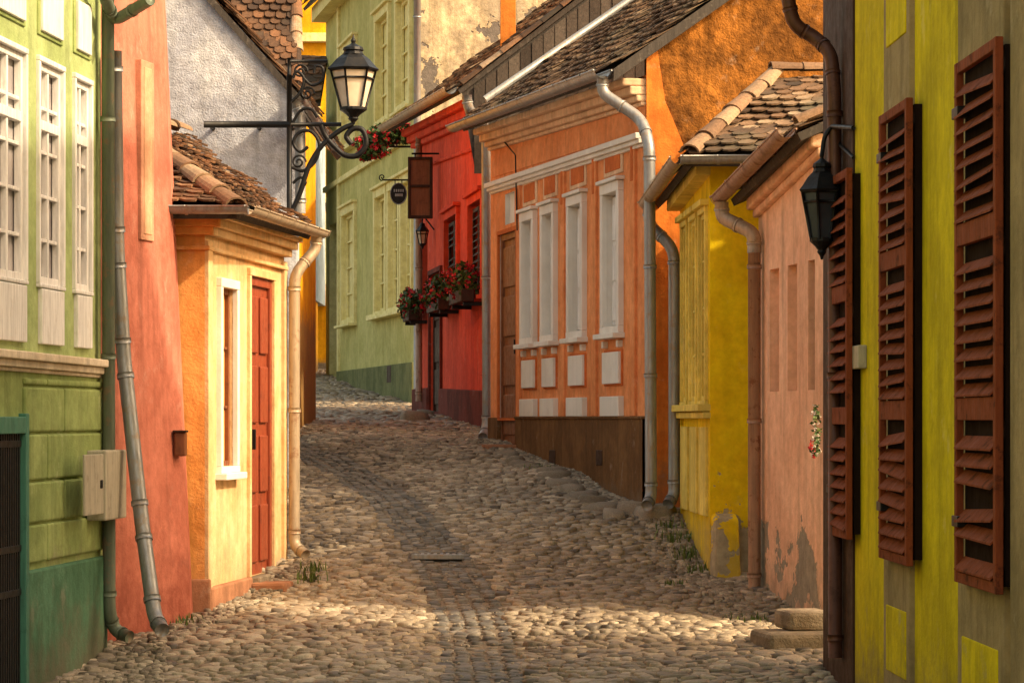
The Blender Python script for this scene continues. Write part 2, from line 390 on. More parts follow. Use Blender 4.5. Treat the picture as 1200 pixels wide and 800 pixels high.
def tiles(b,P0,P1,P2,P3,mat='tile',w=.17,ex=.15,under=True,lift=.02,bias=0.):
    P0,P1,P2,P3=map(Vector,(P0,P1,P2,P3))
    nrm=((P1-P0)+(P2-P3)).cross((P3-P0)+(P2-P1)).normalized()
    if nrm.z<0: nrm=-nrm
    sl=max((P3-P0).length,(P2-P1).length); rows=max(1,int(sl/ex))
    if under:
        o=nrm*-.03; v=[P0+o,P1+o,P2+o,P3+o]+[p-nrm*.09 for p in (P0,P1,P2,P3)]
        b.add('roof_deck','board',v,[(0,1,2,3),(4,7,6,5),(0,4,5,1),(1,5,6,2),(2,6,7,3),(3,7,4,0)])
    V=[];Fc=[];R=[]
    for j in range(rows):
        t0=j/rows; t1=min(1.,(j+2.1)/rows)
        A=P0.lerp(P3,t0);C=P1.lerp(P2,t0)
        L=(C-A).length
        if L<.08: continue
        n=max(1,round(L/w)); shift=.5 if j%2 else 0
        for i in range(n+(1 if shift else 0)):
            s0=max(0,(i-shift)/n); s1=min(1,(i+1-shift)/n)
            if s1-s0<.2/n: continue
            gp=.04/n
            sag=.018*math.sin(j*.7+i*.31)+.012*math.sin(i*.9-j*.5)
            jz=random.uniform(-.006,.014); jj=random.uniform(-.12,.12)/rows
            def Q(s,t,h):
                a=P0.lerp(P3,t);c=P1.lerp(P2,t); return a.lerp(c,s)+nrm*(h+sag)
            hl=lift+.014+jz; hu=.002
            m=(s1-s0)
            tb=t0-.0+jj; 
            rr=min(1,max(0,random.gauss(.42+bias,.24)))
            k=len(V); e=.35/rows
            top=[Q(s0+gp,t1,hu),Q(s1-gp,t1,hu),Q(s1-gp,tb+e,hl),Q(s0+m*.78,tb+e*.25,hl),Q(s0+m*.5,tb,hl+.003),Q(s0+m*.22,tb+e*.25,hl),Q(s0+gp,tb+e,hl)]
            V+=top+[p-nrm*.016 for p in top[2:]]
            Fc+=[(k,k+1,k+2,k+3,k+4,k+5,k+6)]+[(k+2+q,k+7+q,k+8+q,k+3+q) for q in range(4)]
            Fc+=[(k+1,k+7,k+2),(k,k+6,k+11)]
            R+=[rr]*12
    b.add('roof_tiles',mat,V,Fc,R)
def caps(b,a,c,r=.085,L=.3,mat='cap'):
    a=Vector(a);c=Vector(c); d=(c-a); T=d.length; d/=T; n=max(1,int(T/L))
    s=d.cross(Vector((0,0,1))).normalized(); w=s.cross(d).normalized()
    for i in range(n):
        V=[];p0=a+d*(T*i/n-.04); p1=a+d*(T*(i+1)/n+.02); rr=random.random()
        jig=s*random.uniform(-.012,.012)+w*random.uniform(-.01,.012)
        for p,r_ in ((p0+jig,r*1.12),(p1+jig*.3,r*.88)):
            for sc in (1,.82):
                for k in range(9):
                    an=math.pi*k/8-0.0; V.append(p+s*(math.cos(an)*r_*sc)+w*(math.sin(an)*r_*sc*.8-.01))
        Fc=[(k,k+1,18+k+1,18+k) for k in range(8)]+[(9+k,27+k,27+k+1,9+k+1) for k in range(8)]+[(k,9+k,10+k,k+1) for k in range(8)]
        b.add('ridge_caps',mat,V,Fc,rr,False)
def poly(b,part,mat,pts,thick=None,rnd=.5):
    pts=[Vector(p) for p in pts]; n=len(pts)
    if thick is None: b.add(part,mat,pts,[tuple(range(n))],rnd); return
    t=Vector(thick); V=pts+[p+t for p in pts]
    b.add(part,mat,V,[tuple(range(n)),tuple(reversed(range(n,2*n)))]+[(i,i+n,(i+1)%n+n,(i+1)%n) for i in range(n)],rnd)
def clump(b,c,rx,ry,rz,nl,nf,ls=.03,fs=.025,pm='petal'):
    V=[];Fc=[];R=[];V2=[];F2=[];R2=[]
    for i in range(nl+nf):
        p=Vector((random.gauss(0,.45),random.gauss(0,.45),random.gauss(0,.45)))
        if p.length>1: p.normalize()
        fl=i>=nl
        if fl: p=p.normalized()*random.uniform(.75,1.05)
        p=Vector(c)+Vector((p.x*rx,p.y*ry,p.z*rz))
        for q in range(5 if fl else 1):
            s=(fs if fl else ls)*random.uniform(.7,1.3)
            a=Vector((random.uniform(-1,1),random.uniform(-1,1),random.uniform(-1,1))).normalized()
            d=a.cross(Vector((random.uniform(-1,1),random.uniform(-1,1),random.uniform(-1,1)))).normalized()
            pp=p+Vector((random.uniform(-1,1),random.uniform(-1,1),random.uniform(-1,1)))*(s*.7 if fl else 0)
            quad=[pp-a*s,pp-d*s*.6+a*s*.1,pp+a*s,pp+d*s*.6+a*s*.1]
            if fl: k=len(V2);V2+=quad;F2.append((k,k+1,k+2,k+3));R2+=[random.random()]*4
            else: k=len(V);V+=quad;Fc.append((k,k+1,k+2,k+3));R+=[random.random()]*4
    b.add('leaves','leaf',V,Fc,R)
    if nf: b.add('flowers',pm,V2,F2,R2)
def cyl(b,part,mat,c,r0,r1,z0,z1,n=12,rot=0.,smooth=False,ry=1.):
    V=[];c=Vector(c)
    for z,r in ((z0,r0),(z1,r1)):
        for k in range(n):
            a=2*math.pi*k/n+rot; V.append((c.x+math.cos(a)*r,c.y+math.sin(a)*r*ry,c.z+z))
    b.add(part,mat,V,[(k,(k+1)%n,n+(k+1)%n,n+k) for k in range(n)]+[tuple(reversed(range(n))),tuple(range(n,2*n))],.5,smooth)
def lantern(b,c,s,glassmat='warmglass',wd=1.):
    c=Vector(c); n=6; rb=.33*s*wd; rt=.60*s*wd; rot=.2; q_=s*wd
    cyl(b,'glass',glassmat,c,rb*.93,rt*.93,0,s,n,rot)
    for k in range(n):
        a=2*math.pi*k/n+rot; p=c+Vector((math.cos(a)*rb,math.sin(a)*rb,0)); q=c+Vector((math.cos(a)*rt,math.sin(a)*rt,s))
        sweep(b,'cage','iron',[p,q],.022*s+.004,6)
    for k in range(n):
        for (r,z) in ((rb,0),(rt,s),(rt*.9,s*.78)):
            a=2*math.pi*k/n+rot;a2=2*math.pi*(k+1)/n+rot
            sweep(b,'cage','iron',[c+Vector((math.cos(a)*r,math.sin(a)*r,z)),c+Vector((math.cos(a2)*r,math.sin(a2)*r,z))],.022*s+.003,6)
    prof=[(.66,1.0),(.69,1.04),(.60,1.12),(.44,1.30),(.28,1.42),(.24,1.50),(.28,1.53),(.26,1.60),(.10,1.68),(.05,1.72),(.07,1.78),(.03,1.86),(.008,1.95)]
    for (r0,z0),(r1,z1) in zip(prof[:-1],prof[1:]): cyl(b,'hood','iron',c,r0*q_,r1*q_,z0*s,z1*s,12 if z0>1.4 else 6,rot)
    prof=[(.36,0.02),(.36,-.05),(.2,-.16),(.12,-.24),(.14,-.28),(.06,-.36),(.03,-.44)]
    for (r0,z0),(r1,z1) in zip(prof[:-1],prof[1:]): cyl(b,'base_cup','iron',c,r0*q_,r1*q_,z0*s,z1*s,12,0)
def spiral(b,part,c,r,turns,y,a0=0.,dirn=1,rad=.012,mat='iron'):
    pts=[]
    n=int(turns*16)
    for i in range(n+1):
        t=i/n; a=a0+dirn*turns*2*math.pi*t; rr=r*(1-.85*t); pts.append(Vector((c[0]+rr*math.cos(a),y,c[1]+rr*math.sin(a))))
    sweep(b,part,mat,pts,rad,6,smooth_corner=False)

# ------------------------------------------------------------------ GROUND sheet
xs=np.unique(np.concatenate([[-500,-200,-80,-30,-14],np.arange(-9,9.01,.3),[14,30,80,200,500]]))
ys=np.unique(np.concatenate([[-400,-150,-50,-10,0,5],np.arange(8,80,.3),[85,100,150,250,400,700,1200]]))
X,Y=np.meshgrid(xs,ys); Z=G(X,Y)
nv=len(xs); vs=np.stack([X,Y,Z],-1).reshape(-1,3)
fc=[(j*nv+i,j*nv+i+1,(j+1)*nv+i+1,(j+1)*nv+i) for j in range(len(ys)-1) for i in range(nv-1)]
mkmesh('ground',vs.tolist(),fc,M['ground'],smooth=True)

# ------------------------------------------------------------------ COBBLES
def stones(name,mat,cx,cy,ax,ay,rot,h,rnd,sq=1.0,lift=0.0,ir=.2):
    n=len(cx); k=8
    th=np.linspace(0,2*np.pi,k,endpoint=False)+.39
    irr=1+rng.uniform(-ir,ir,(n,k))
    c,s=np.cos(th),np.sin(th)
    e=sq
    ux=np.sign(c)*np.abs(c)**e; uy=np.sign(s)*np.abs(s)**e
    V=[]
    z0=G(cx,cy)+lift; tx=rng.uniform(-.16,.16,n); ty=rng.uniform(-.16,.16,n)
    for (rs,zs) in ((1.0,-.35),(.98,.45),(.83,.88),(.45,1.0)):
        lx=ux*ax[:,None]*irr*rs; ly=uy*ay[:,None]*irr*rs
        x=cx[:,None]+lx*np.cos(rot)[:,None]-ly*np.sin(rot)[:,None]
        y=cy[:,None]+lx*np.sin(rot)[:,None]+ly*np.cos(rot)[:,None]
        z=z0[:,None]+zs*h[:,None]+(tx[:,None]*lx+ty[:,None]*ly)*(1 if zs>0 else 0)
        V.append(np.stack([x,y,z],-1))
    V=np.stack(V,1)
    cen=np.stack([cx,cy,z0+h*1.02],-1)[:,None,:]
    V=np.concatenate([V.reshape(n,4*k,3),cen],1); nvv=4*k+1
    f=[]
    for r in range(3):
        for i in range(k): f.append((r*k+i,r*k+(i+1)%k,(r+1)*k+(i+1)%k,(r+1)*k+i))
    f=np.array(f); tri=np.array([(3*k+i,3*k+(i+1)%k,4*k) for i in range(k)])
    off=(np.arange(n)*nvv)
    Q=(f[None]+off[:,None,None]).reshape(-1,4); T=(tri[None]+off[:,None,None]).reshape(-1,3)
    me=bpy.data.meshes.new(name)
    vv=V.reshape(-1,3); me.vertices.add(len(vv)); me.vertices.foreach_set('co',vv.ravel())
    loops=np.concatenate([Q.ravel(),T.ravel()]); me.loops.add(len(loops)); me.loops.foreach_set('vertex_index',loops.astype(np.int32))
    starts=np.concatenate([np.arange(len(Q))*4,len(Q)*4+np.arange(len(T))*3]); tot=np.concatenate([np.full(len(Q),4),np.full(len(T),3)])
    me.polygons.add(len(starts)); me.polygons.foreach_set('loop_start',starts.astype(np.int32)); me.polygons.foreach_set('loop_total',tot.astype(np.int32))
    me.polygons.foreach_set('use_smooth',[True]*len(starts))
    a=me.attributes.new('rnd','FLOAT','POINT'); a.data.foreach_set('value',np.repeat(rnd,nvv).astype(np.float32))
    me.materials.append(mat); me.update(calc_edges=True); me.validate()
    o=bpy.data.objects.new(name,me); SC.collection.objects.link(o); return o
C=[]
LY=[12,19.4,21,24,27,34,44,60,66]; LX=[-3.5,-2.85,-2.5,-2.2,-2.7,-3.5,-4.2,-5.0,-5.2]
RY=[12,19,23,26,26.3,33.6,34.8,44,48,60,66]; RX=[2.2,2.3,2.1,1.75,1.35,-.1,-.1,-1.3,-1.4,-3.6,-3.6]
y=14.; j=0
while y<66:
    k_=1. if y<36 else 1.35
    x0=np.interp(y,LY,LX); x1=np.interp(y,RY,RX); p_=.098*k_
    x=np.arange(x0,x1,p_)+(p_/2 if j%2 else 0)
    C.append(np.stack([x,np.full_like(x,y),np.full_like(x,k_)],-1)); y+=.084*k_; j+=1
C=np.concatenate(C); C[:,:2]+=rng.normal(0,1,(len(C),2))*np.array([.025,.021])
C[:,0]+=.03*np.sin(C[:,1]*2.3+C[:,0]); C[:,1]+=.06*np.sin(C[:,0]*1.9)+.03*np.sin(C[:,0]*4.7+C[:,1])
bd=np.abs(C[:,0]-bandx(C[:,1])); keep=~((bd<.285)&(C[:,1]<36)); C=C[keep]
n=len(C); big=(rng.random(n)<.10)
sz=rng.uniform(.68,1.2,n)*C[:,2]*np.where(big,1.32,1.)
patch=.5+.25*np.sin(C[:,0]*1.3+C[:,1]*.7)*np.sin(C[:,1]*.9-C[:,0]*.5)
rn=np.clip(rng.normal(.5,.21,n)+(patch-.5)*.6,0,1)
stones('cobblestone_road',M['cobble'],C[:,0],C[:,1],.052*sz*rng.uniform(.85,1.3,n),.045*sz*rng.uniform(.85,1.25,n),rng.uniform(-1.1,1.1,n),rng.uniform(.006,.028,n)*np.where(big,1.2,1),rn,.78,0.,.22)
cy=[];cx=[];ro=[]
yy=13.
while yy<35.5:
    sl=(bandx(yy+.1)-bandx(yy-.1))/.2; a=math.atan(sl); 
    for q in (-2,-1,0,1,2):
        u=q*.108; cx.append(bandx(yy)+u*math.cos(a)); cy.append(yy-u*math.sin(a)); ro.append(-a)
    yy+=.098*math.cos(a)
cx=np.array(cx)+rng.normal(0,.010,len(cx)); cy=np.array(cy)+rng.normal(0,.010,len(cy)); n=len(cx)
stones('drainage_setts',M['sett'],cx,cy,rng.uniform(.040,.055,n),rng.uniform(.036,.049,n),np.array(ro)+rng.normal(0,.13,n),rng.uniform(.008,.022,n),np.clip(rng.normal(.52,.27,n),0,1),.6)
b=B('drain_grate'); gy=24.4; gx=float(bandx(gy)); gz=float(G(gx,gy))+.03
fg=Fac((gx-.2,gy),(gx+.2,gy))
fbox(b,'frame','zinc',fg,-.02,.42,gz-.04,gz+.004,-.22,-.19);fbox(b,'frame','zinc',fg,-.02,.42,gz-.04,gz+.004,.19,.22)
for i in range(8): fbox(b,'bars','zinc',fg,i*.053,i*.053+.026,gz-.03,gz,-.19,.19,.002)
fbox(b,'pit','iron',fg,0.,.40,gz-.06,gz-.035,-.19,.19,0); b.finish()
def gravelrun(name,line,w,n,s0=.012,s1=.035):
    t=rng.uniform(0,1,n); ly=np.array([p[1] for p in line]); lx=np.array([p[0] for p in line])
    y=ly[0]+(ly[-1]-ly[0])*t; x=np.interp(y,ly,lx)-np.abs(rng.normal(0,w,n))
    s=rng.uniform(s0,s1,n)
    stones(name,M['gravel'],x,y,s,s*rng.uniform(.7,1,n),rng.uniform(0,3,n),s*.7,np.clip(rng.normal(.55,.25,n),0,1),1.,.014)
gravelrun('gravel',[(1.9,20.5),(1.55,24),(1.45,26.2)],.14,900)
gravelrun('gravel.001',[(1.15,26.4),(-.2,33.4)],.16,1300)
gravelrun('gravel.002',[(-2.0,16),(-2.3,19.4),(-2.0,21.2),(-1.6,24.2)],.15,900)
gravelrun('gravel.003',[(-.2,13),(0.6,24),(-.9,35)],1.1,1200,.006,.014)
n=13; yy=np.linspace(26.0,31,n)+rng.normal(0,.1,n); xx=np.interp(yy,[26,33.6],[.92,-.62])+rng.normal(0,.03,n)
stones('kerb_stones',M['gravel'],xx,yy,rng.uniform(.1,.2,n),rng.uniform(.12,.2,n),rng.uniform(-.4,.4,n),rng.uniform(.05,.07,n),rng.uniform(.25,.6,n),.7)
n=5; stones('kerb_stones.001',M['gravel'],np.array([-1.28,-1.5,-1.2,1.28,1.1]),np.array([38.4,40.5,41,25.9,26.1]),rng.uniform(.13,.2,n),rng.uniform(.13,.2,n),rng.uniform(-.4,.4,n),rng.uniform(.06,.13,n),rng.uniform(.35,.6,n),.95)
def tuft(b,x,y,n,h,sp):
    V=[];Fc=[];R=[]
    for i in range(n):
        px=x+random.gauss(0,sp); py=y+random.gauss(0,sp); z=float(G(px,py))+.01; hh=h*random.uniform(.4,1.1); a=random.uniform(0,6.28); l=random.uniform(.1,.7)*hh
        w=.006; dx,dy=math.cos(a),math.sin(a)
        k=len(V); V+=[(px-dy*w,py+dx*w,z),(px+dy*w,py-dx*w,z),(px+dx*l*.4+dy*w*.8,py+dy*l*.4-dx*w*.8,z+hh*.6),(px+dx*l*.4-dy*w*.8,py+dy*l*.4+dx*w*.8,z+hh*.6),(px+dx*l,py+dy*l,z+hh*.95)]
        Fc+=[(k,k+1,k+2,k+3),(k+3,k+2,k+4)]; R+=[random.random()]*5
    b.add('blades','grass',V,Fc,R)
b=B('grass_tufts')
for (x,y,n,h,s) in [(-1.60,23.1,50,.12,.05),(-1.62,23.5,40,.1,.05),(1.45,24.2,60,.13,.06),(1.42,24.9,60,.12,.08),(1.52,23.6,50,.1,.06),(1.38,25.4,40,.1,.07),(-2.35,20.6,40,.08,.08),(1.3,22.9,30,.06,.05),(.3,29.3,40,.07,.1),(-2.6,17.2,50,.08,.12),(1.75,21,40,.07,.08)]:
    tuft(b,x,y,n,h,s)
b.finish()

# ================================================================== LEFT GREEN HOUSE
b=B('sage_green_house'); f=Fac((-3.81,8),(-2.75,19.4)); ZB=0-.6
zt=H+4.0; ref=57
zwt,zwb=f.z(57,78),f.z(57,334)
W1=(f.u(-8),f.u(27),zwb,zwt); W2=(f.u(44),f.u(71),zwb,zwt); W3=(f.u(86),f.u(104),zwb,zwt); W0=(f.u(-90),f.u(-45),zwb,zwt)
gate=(f.u(-60),f.u(21),-.3,f.z(10,508))
wall(b,'wall','lgreen',f,0,f.L,f.z(60,424),zt,[W0,W1,W2,W3],.05,'wwhite','curtain')
wall(b,'wall_base','lgreen2',f.off(.012),0,f.L,ZB,f.z(60,424),[gate],.3,'tealw','glass')
body(b,'lgreen',f,0,f.L,ZB,zt,6)
for w in (W0,W1,W2,W3):
    wframe(b,'wwhite',f,w,2,5,.055,.045,.022,.72); surround(b,'wwhite',f,w,.035,.025)
    a,c=w[:2]
    fbox(b,'apron_panels','wwhite',f,a+.01,c-.01,f.z(57,404),f.z(57,340),-.01,.03)
    fbox(b,'attic_panels','wwhite',f,a+.03,c-.03,f.z(57,42),f.z(57,-18),-.01,.03)
    fbox(b,'attic_panels','lgreen2',f,a-.02,c+.02,f.z(57,47),f.z(57,-23),-.01,.012)
pcor(b,'string_course','cream',f,(-200,400),(117,430),[(-.005,.045,.09),(-.05,-.005,.06),(-.075,-.05,.035)])
zs=[f.z(70,q) for q in (455,508,562,610,655)]
uu=f.u(24)
prev=f.z(70,445)
for i,z in enumerate(zs):
    lo=z; 
    segs=[(uu,f.u(70)-.01),(f.u(70)+.012,f.L-.02)] if i%2 else [(uu,f.u(50)-.01),(f.u(50)+.012,f.L-.02)]
    for a,c in segs:
        if prev-lo>.03: fbox(b,'rusticated_courses','lgreen2',f,a,c,lo+.014,prev,0,.035,.014)
    prev=lo
fbox(b,'plinth','teal',f,f.u(22),f.L-.003,ZB,f.z(70,660),-.01,.05,.015)
a,c,z0,z1=gate
for u in (c-.03,): fbox(b,'gate_frame','tealw',f,u,u+.07,ZB,z1+.12,-.05,.06)
fbox(b,'gate_frame','tealw',f,a,c-.03,z1,z1+.1,-.05,.06)
for i in range(34):
    u=c-.06-i*.05
    if u>a: fbox(b,'gate_bars','iron',f,u,u+.022,z0,z1,.0,.025,.003)
for z in (z0+.9,z1-.08,z1-.7): fbox(b,'gate_bars','iron',f,a,c-.03,z,z+.04,-.01,.03,.003)
P=lambda x,y,o=.0: f.off(o).P(f.off(o).u(x),f.off(o).z(x,y))
downpipe(b,'gpipe',[P(126,-160,.08),P(128,716,.08),P(134,738,.10),P(152,746,.22)],.043,1.4)
downpipe(b,'gpipe',[P(100,-60,.1),P(134,25,.12),P(176,0,.42)],.04,1)
gutter(b,'gpipe',f.P(0,zt,.3),f.P(f.L,zt,.3),.07)
tiles(b,f.P(0,zt,.3),f.P(f.L,zt,.3),f.P(f.L,zt+3,-3),f.P(0,zt+3,-3),w=.2,ex=.25)
b.finish()
b=B('electrical_cabinet'); 
pbox(b,'box','box',f,96,121,527,608,.03,.16,bevel=.012); pbox(b,'lid','box',f.off(.16),97.5,119.5,532,603,-.005,.012); pbox(b,'latch','iron',f.off(.17),117,119,562,572,0,.012)
b.finish()

# ================================================================== LEFT PINK HOUSE (battered wall)
b=B('rose_pink_house')
bl=Vector((-2.765,19.42,ZB)); tl=Vector((-2.765,19.42,H+4.3)); xb=K(227)*20.9; xt=K(181)*20.9
br=Vector((xb,20.9,-.3)); tr=Vector((xt,20.9,H+4.3))
V=[];Fc=[];nu,nz=8,24
for j in range(nz+1):
    for i in range(nu+1):
        s=i/nu;t=j/nz; p=bl.lerp(br,s).lerp(tl.lerp(tr,s),t); d=.012*math.sin(j*1.7+i*2.3)+.01*math.sin(j*.6+i)
        V.append(p+Vector((0,-d if 0<i<nu else 0,0)))
for j in range(nz):
    for i in range(nu): k=j*(nu+1)+i; Fc.append((k,k+1,k+nu+2,k+nu+1))
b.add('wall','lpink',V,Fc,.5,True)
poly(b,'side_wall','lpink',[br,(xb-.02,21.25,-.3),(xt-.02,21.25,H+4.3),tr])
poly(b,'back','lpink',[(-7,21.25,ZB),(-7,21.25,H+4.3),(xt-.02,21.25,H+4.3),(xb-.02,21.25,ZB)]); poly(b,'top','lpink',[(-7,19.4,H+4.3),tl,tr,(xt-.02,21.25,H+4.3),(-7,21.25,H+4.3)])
f=Fac((-2.765,19.42),(-2.46,20.9)); P=lambda x,y,o=.0: f.off(o).P(f.off(o).u(x),f.off(o).z(x,y))
pbox(b,'blind_window','lbeige',f,161,176,72,282,-.05,.03); pbox(b,'blind_window_inset','rpink2',f,164,173,80,275,-.05,.036)
downpipe(b,'zinc',[P(134,60,.12),P(137,290,.12),P(145,420,.16),P(166,610,.34),P(181,722,.50),P(190,738,.6)],.05,.7)
b.finish()
b=B('mailbox')
fmm=Fac((K(204)*20.7,20.7),(K(217)*20.7,20.7)); fbox(b,'case','brown',fmm,0,fmm.L,H-.27,H-.10,-.12,0,.01); fbox(b,'lid','dkbrown',fmm,-.01,fmm.L+.01,H-.10,H-.085,-.12,.02,.006); b.finish()

# ================================================================== APRICOT HOUSE
b=B('apricot_house')
ff=Fac((K(150)*21.3,21.3),(K(240)*21.3,21.3)); fs=Fac((K(240)*21.3,21.3),(K(333)*24.25,24.25))
zt=ff.z(240,250)
wall(b,'front_wall','orange',ff,-2,ff.L,ZB,zt)
win=fs.rect(256,273,338,546); dr=fs.rect(291,318,326,672,305)
dr=(dr[0],dr[1],dr[2],dr[3])
wall(b,'street_wall','oyell',fs,0,fs.L,ZB,zt,[win+(.10,'dkbrown'),dr+(.06,'dkbrown')],.16)
body(b,'orange',fs,0,fs.L,ZB,zt,4.5)
surround(b,'swhite',fs,win,.07,.04,sill=.05)
wframe(b,'brown',fs,win,2,3,.08,.04,.02); 
pbox(b,'blind','orange',fs,257.5,271.5,342,544,-.08,-.055)
door(b,'doorred',fs,dr,.025,4,True)
fbox(b,'corner_pilaster','oyell',fs,0.0,.14,ZB,zt-.2,-.01,.03); fbox(b,'corner_pilaster','oyell',fs,fs.L-.12,fs.L,ZB,zt-.2,-.01,.03)
surround(b,'oyell',fs,dr,.06,.03,'door_surround')
for (d0,d1,o) in [(-.04,.0,.16),(-.10,-.04,.12),(-.16,-.10,.07),(-.27,-.24,.04)]:
    fbox(b,'cornice','oyell',fs,-.0,fs.L,zt+d0,zt+d1,-.02,o); fbox(b,'cornice','orange',ff,-2,ff.L+o-.003,zt+d0,zt+d1+.002,-.02,o)
fbox(b,'plinth','oplinth',fs,.0,dr[0]-.06,ZB,fs.z(265,682),-.01,.05,.015)
fbox(b,'plinth','oplinth',fs,dr[1]+.06,fs.L,ZB,fs.z(325,664),-.01,.04,.015)
fbox(b,'plinth','oplinth',ff,-.5,ff.L+.048,ZB,ff.z(235,678),-.01,.04,.015)
zE=zt+.02
C0=W(277,247,20.95); C0.z=zE; FL=W(150,247,20.95);FL.z=zE; FF=W(368,272,24.6); FF.z=H+(HY-270)/F*24.6
R1=Vector((K(120)*23.0,23.0,H+(HY-134)/F*23.0)); R2=Vector((R1.x+.45,24.75,R1.z))
tiles(b,FF,C0,R1,R2,w=.125,ex=.105,bias=.08)
tiles(b,FL,C0,R1,R1+Vector((-.6,0,0)),w=.125,ex=.105,bias=.08)
caps(b,C0+Vector((-.02,.02,.03)),R1+Vector((0,0,.05)),.085,.26); caps(b,R1+Vector((0,0,.05)),R2+Vector((0,0,.05)),.08,.28)
gutter(b,'zinc',FL+Vector((0,-.07,0)),C0+Vector((.08,-.07,0)),.055); gutter(b,'zinc2',C0+Vector((.08,-.07,0)),FF+Vector((.07,0,-.01)),.06)
E=FF+Vector((.04,-.25,-.06)); bx=fs.P(fs.L-.02,0,.09)
downpipe(b,'zinc2',[E,E+Vector((-.01,.0,-.12)),Vector((bx.x,bx.y,E.z-.33)),Vector((bx.x,bx.y,float(G(bx.x,bx.y))+.12)),Vector((bx.x+.1,bx.y-.1,float(G(bx.x,bx.y))+.05))],.047,.8)
b.finish()
b=B('door_step'); fbox(b,'step','oplinth',fs,dr[0]-.12,dr[1]+.1,-.2,dr[2]-.04,.04,.32,.02); fbox(b,'threshold','stone',fs,dr[0]-.03,dr[1]+.03,-.2,dr[2],.0,.10,.01); b.finish()

# ================================================================== WHITE GABLE HOUSE
b=B('whitewashed_house'); YW=27.6
pts=[W(60,800,YW),W(347,800,YW),W(347,112,YW),W(322,78,YW),W(244,-8,YW),W(130,-130,YW),W(60,-200,YW)]
poly(b,'gable_wall','white',pts,(0,.4,0))
poly(b,'street_wall','white',[W(347,800,YW)+Vector((-.003,.4,0)),(K(345)*33,33,0),(K(345)*33,33,pts[2].z),W(347,112,YW)+Vector((-.003,.4,0))],(-.3,0,0))
q0=pts[2]+Vector((.1,-.05,-.03)); q1=pts[5]+Vector((.0,-.05,.1))
tiles(b,q0+Vector((0,6,0)),q0,q1,q1+Vector((0,6,0)),w=.18,ex=.17)
downpipe(b,'zinc',[W(346,118,27.3),W(352,135,27.3),W(352,250,27.3)],.05)
gutter(b,'zinc',W(350,112,27.4),Vector(W(350,112,27.4))+Vector((0,5,.0)),.06)
b.finish()
b=B('tiled_roof_house'); Y0=34
poly(b,'front_wall','farorange',[W(100,560,Y0),W(343,560,Y0),W(343,100,Y0),W(100,100,Y0)],(0,4,0))
tiles(b,W(100,96,Y0-.3),W(349,96,Y0-.3),W(349,-160,Y0+2.6),W(100,-160,Y0+2.6),'tile',w=.135,ex=.115,bias=-.12)
caps(b,W(347,96,Y0-.3),W(347,-160,Y0+2.6),.07,.3,'tile')
b.finish()

# ================================================================== FAR SAFFRON HOUSE
b=B('saffron_house'); f=Fac((K(300)*64,64),(K(398)*64.0,64.0))
r1=f.rect(364,371,255,345); r2=f.rect(374,379,255,330); r3=f.rect(364,371,100,190)
wall(b,'wall','farorange',f,0,f.L,0,f.z(350,-60),[r1,r3,r2],.15)
body(b,'farorange',f,0,f.L,0,f.z(350,-60),8)
for r in (r1,r3,r2): surround(b,'ftrim',f,r,.08,.05); wframe(b,'wwhite',f,r,2,3,.15,.04,.03)
pbox(b,'door','dkbrown',f,352,362,380,436,-.02,.05)
pbox(b,'plinth','stone',f,345,398,425,470,-.01,.06)
pbox(b,'string_course','ftrim',f,345,398,232,238,-.01,.1)
pbox(b,'cornice','ftrim',f,300,398,40,50,-.01,.2)
tiles(b,f.P(0,f.z(350,-60),.4),f.P(f.L,f.z(350,-60),.4),f.P(f.L,f.z(350,-60)+3,-3),f.P(0,f.z(350,-60)+3,-3),w=.25,ex=.25)
b.finish()
b=B('blue_oriel_house'); f2=Fac((K(320)*58,58),(K(359)*58,58))
rr=[f2.rect(349.5,356.5,a,c) for a,c in ((142,175),(200,250),(285,335))]
wall(b,'wall','blue',f2,0,f2.L,f2.z(350,345),f2.z(350,122),rr,.12); body(b,'blue',f2,0,f2.L,f2.z(350,345),f2.z(350,122),6)
for r in rr: wframe(b,'wwhite',f2,r,2,2,.12,.04,.03); surround(b,'swhite',f2,r,.05,.04)
pbox(b,'lower_wall','farorange',f2.off(-.35),320,357,345,480,-4,0)
tiles(b,f2.P(0,f2.z(350,122),.3),f2.P(f2.L+.3,f2.z(350,122),.3),f2.P(f2.L+.3,f2.z(350,122)+1.2,-2),f2.P(0,f2.z(350,122)+1.2,-2),w=.22,ex=.2)
b.finish()

# ================================================================== FAR GREEN HOUSE
b=B('olive_green_house'); f=Fac((K(487)*48,48.),(K(382)*60,60.))
ztop=f.z(487,-110); L=f.L
z0,z1=f.z(448,364),f.z(448,230)
lw=[tuple(sorted((f.u(a),f.u(c)))) for a,c in ((403,417),(442,454),(458,469),(473,484))]
lw=[(a,c,z0,z1) for a,c in lw]
za,zb_=f.z(448,140),f.z(448,22)
uw=[(f.u(418),f.u(403)),(f.u(457),f.u(443)),(f.u(482),f.u(467))]
uw=[(a,c,za,zb_) for a,c in [tuple(sorted(q)) for q in uw]]
dr=f.rect(386,397,262,438,391)
wall(b,'wall','fgreen',f,0,L,0,ztop,[q+(.1,'ftrim') for q in lw+uw]+[dr+(.2,'tealw')],.1,'ftrim')
for q in lw+uw:
    surround(b,'ftrim',f,q,.15,.06,sill=.12 if q in lw else .08,hood=.06)
    wframe(b,'ftrim',f,q,2,4,.10,.06,.035)
fbox(b,'plinth','fgplinth',f,0.003,f.u(398),0,f.z(487,424),-.01,.07,.015)
fbox(b,'sill_course','ftrim',f,0,f.u(436),f.z(448,372),f.z(448,367),-.01,.12)
for px in (398,): fbox(b,'pilaster','ftrim',f,f.u(px)-.12,f.u(px)+.1,f.z(487,424),ztop,-.01,.05)
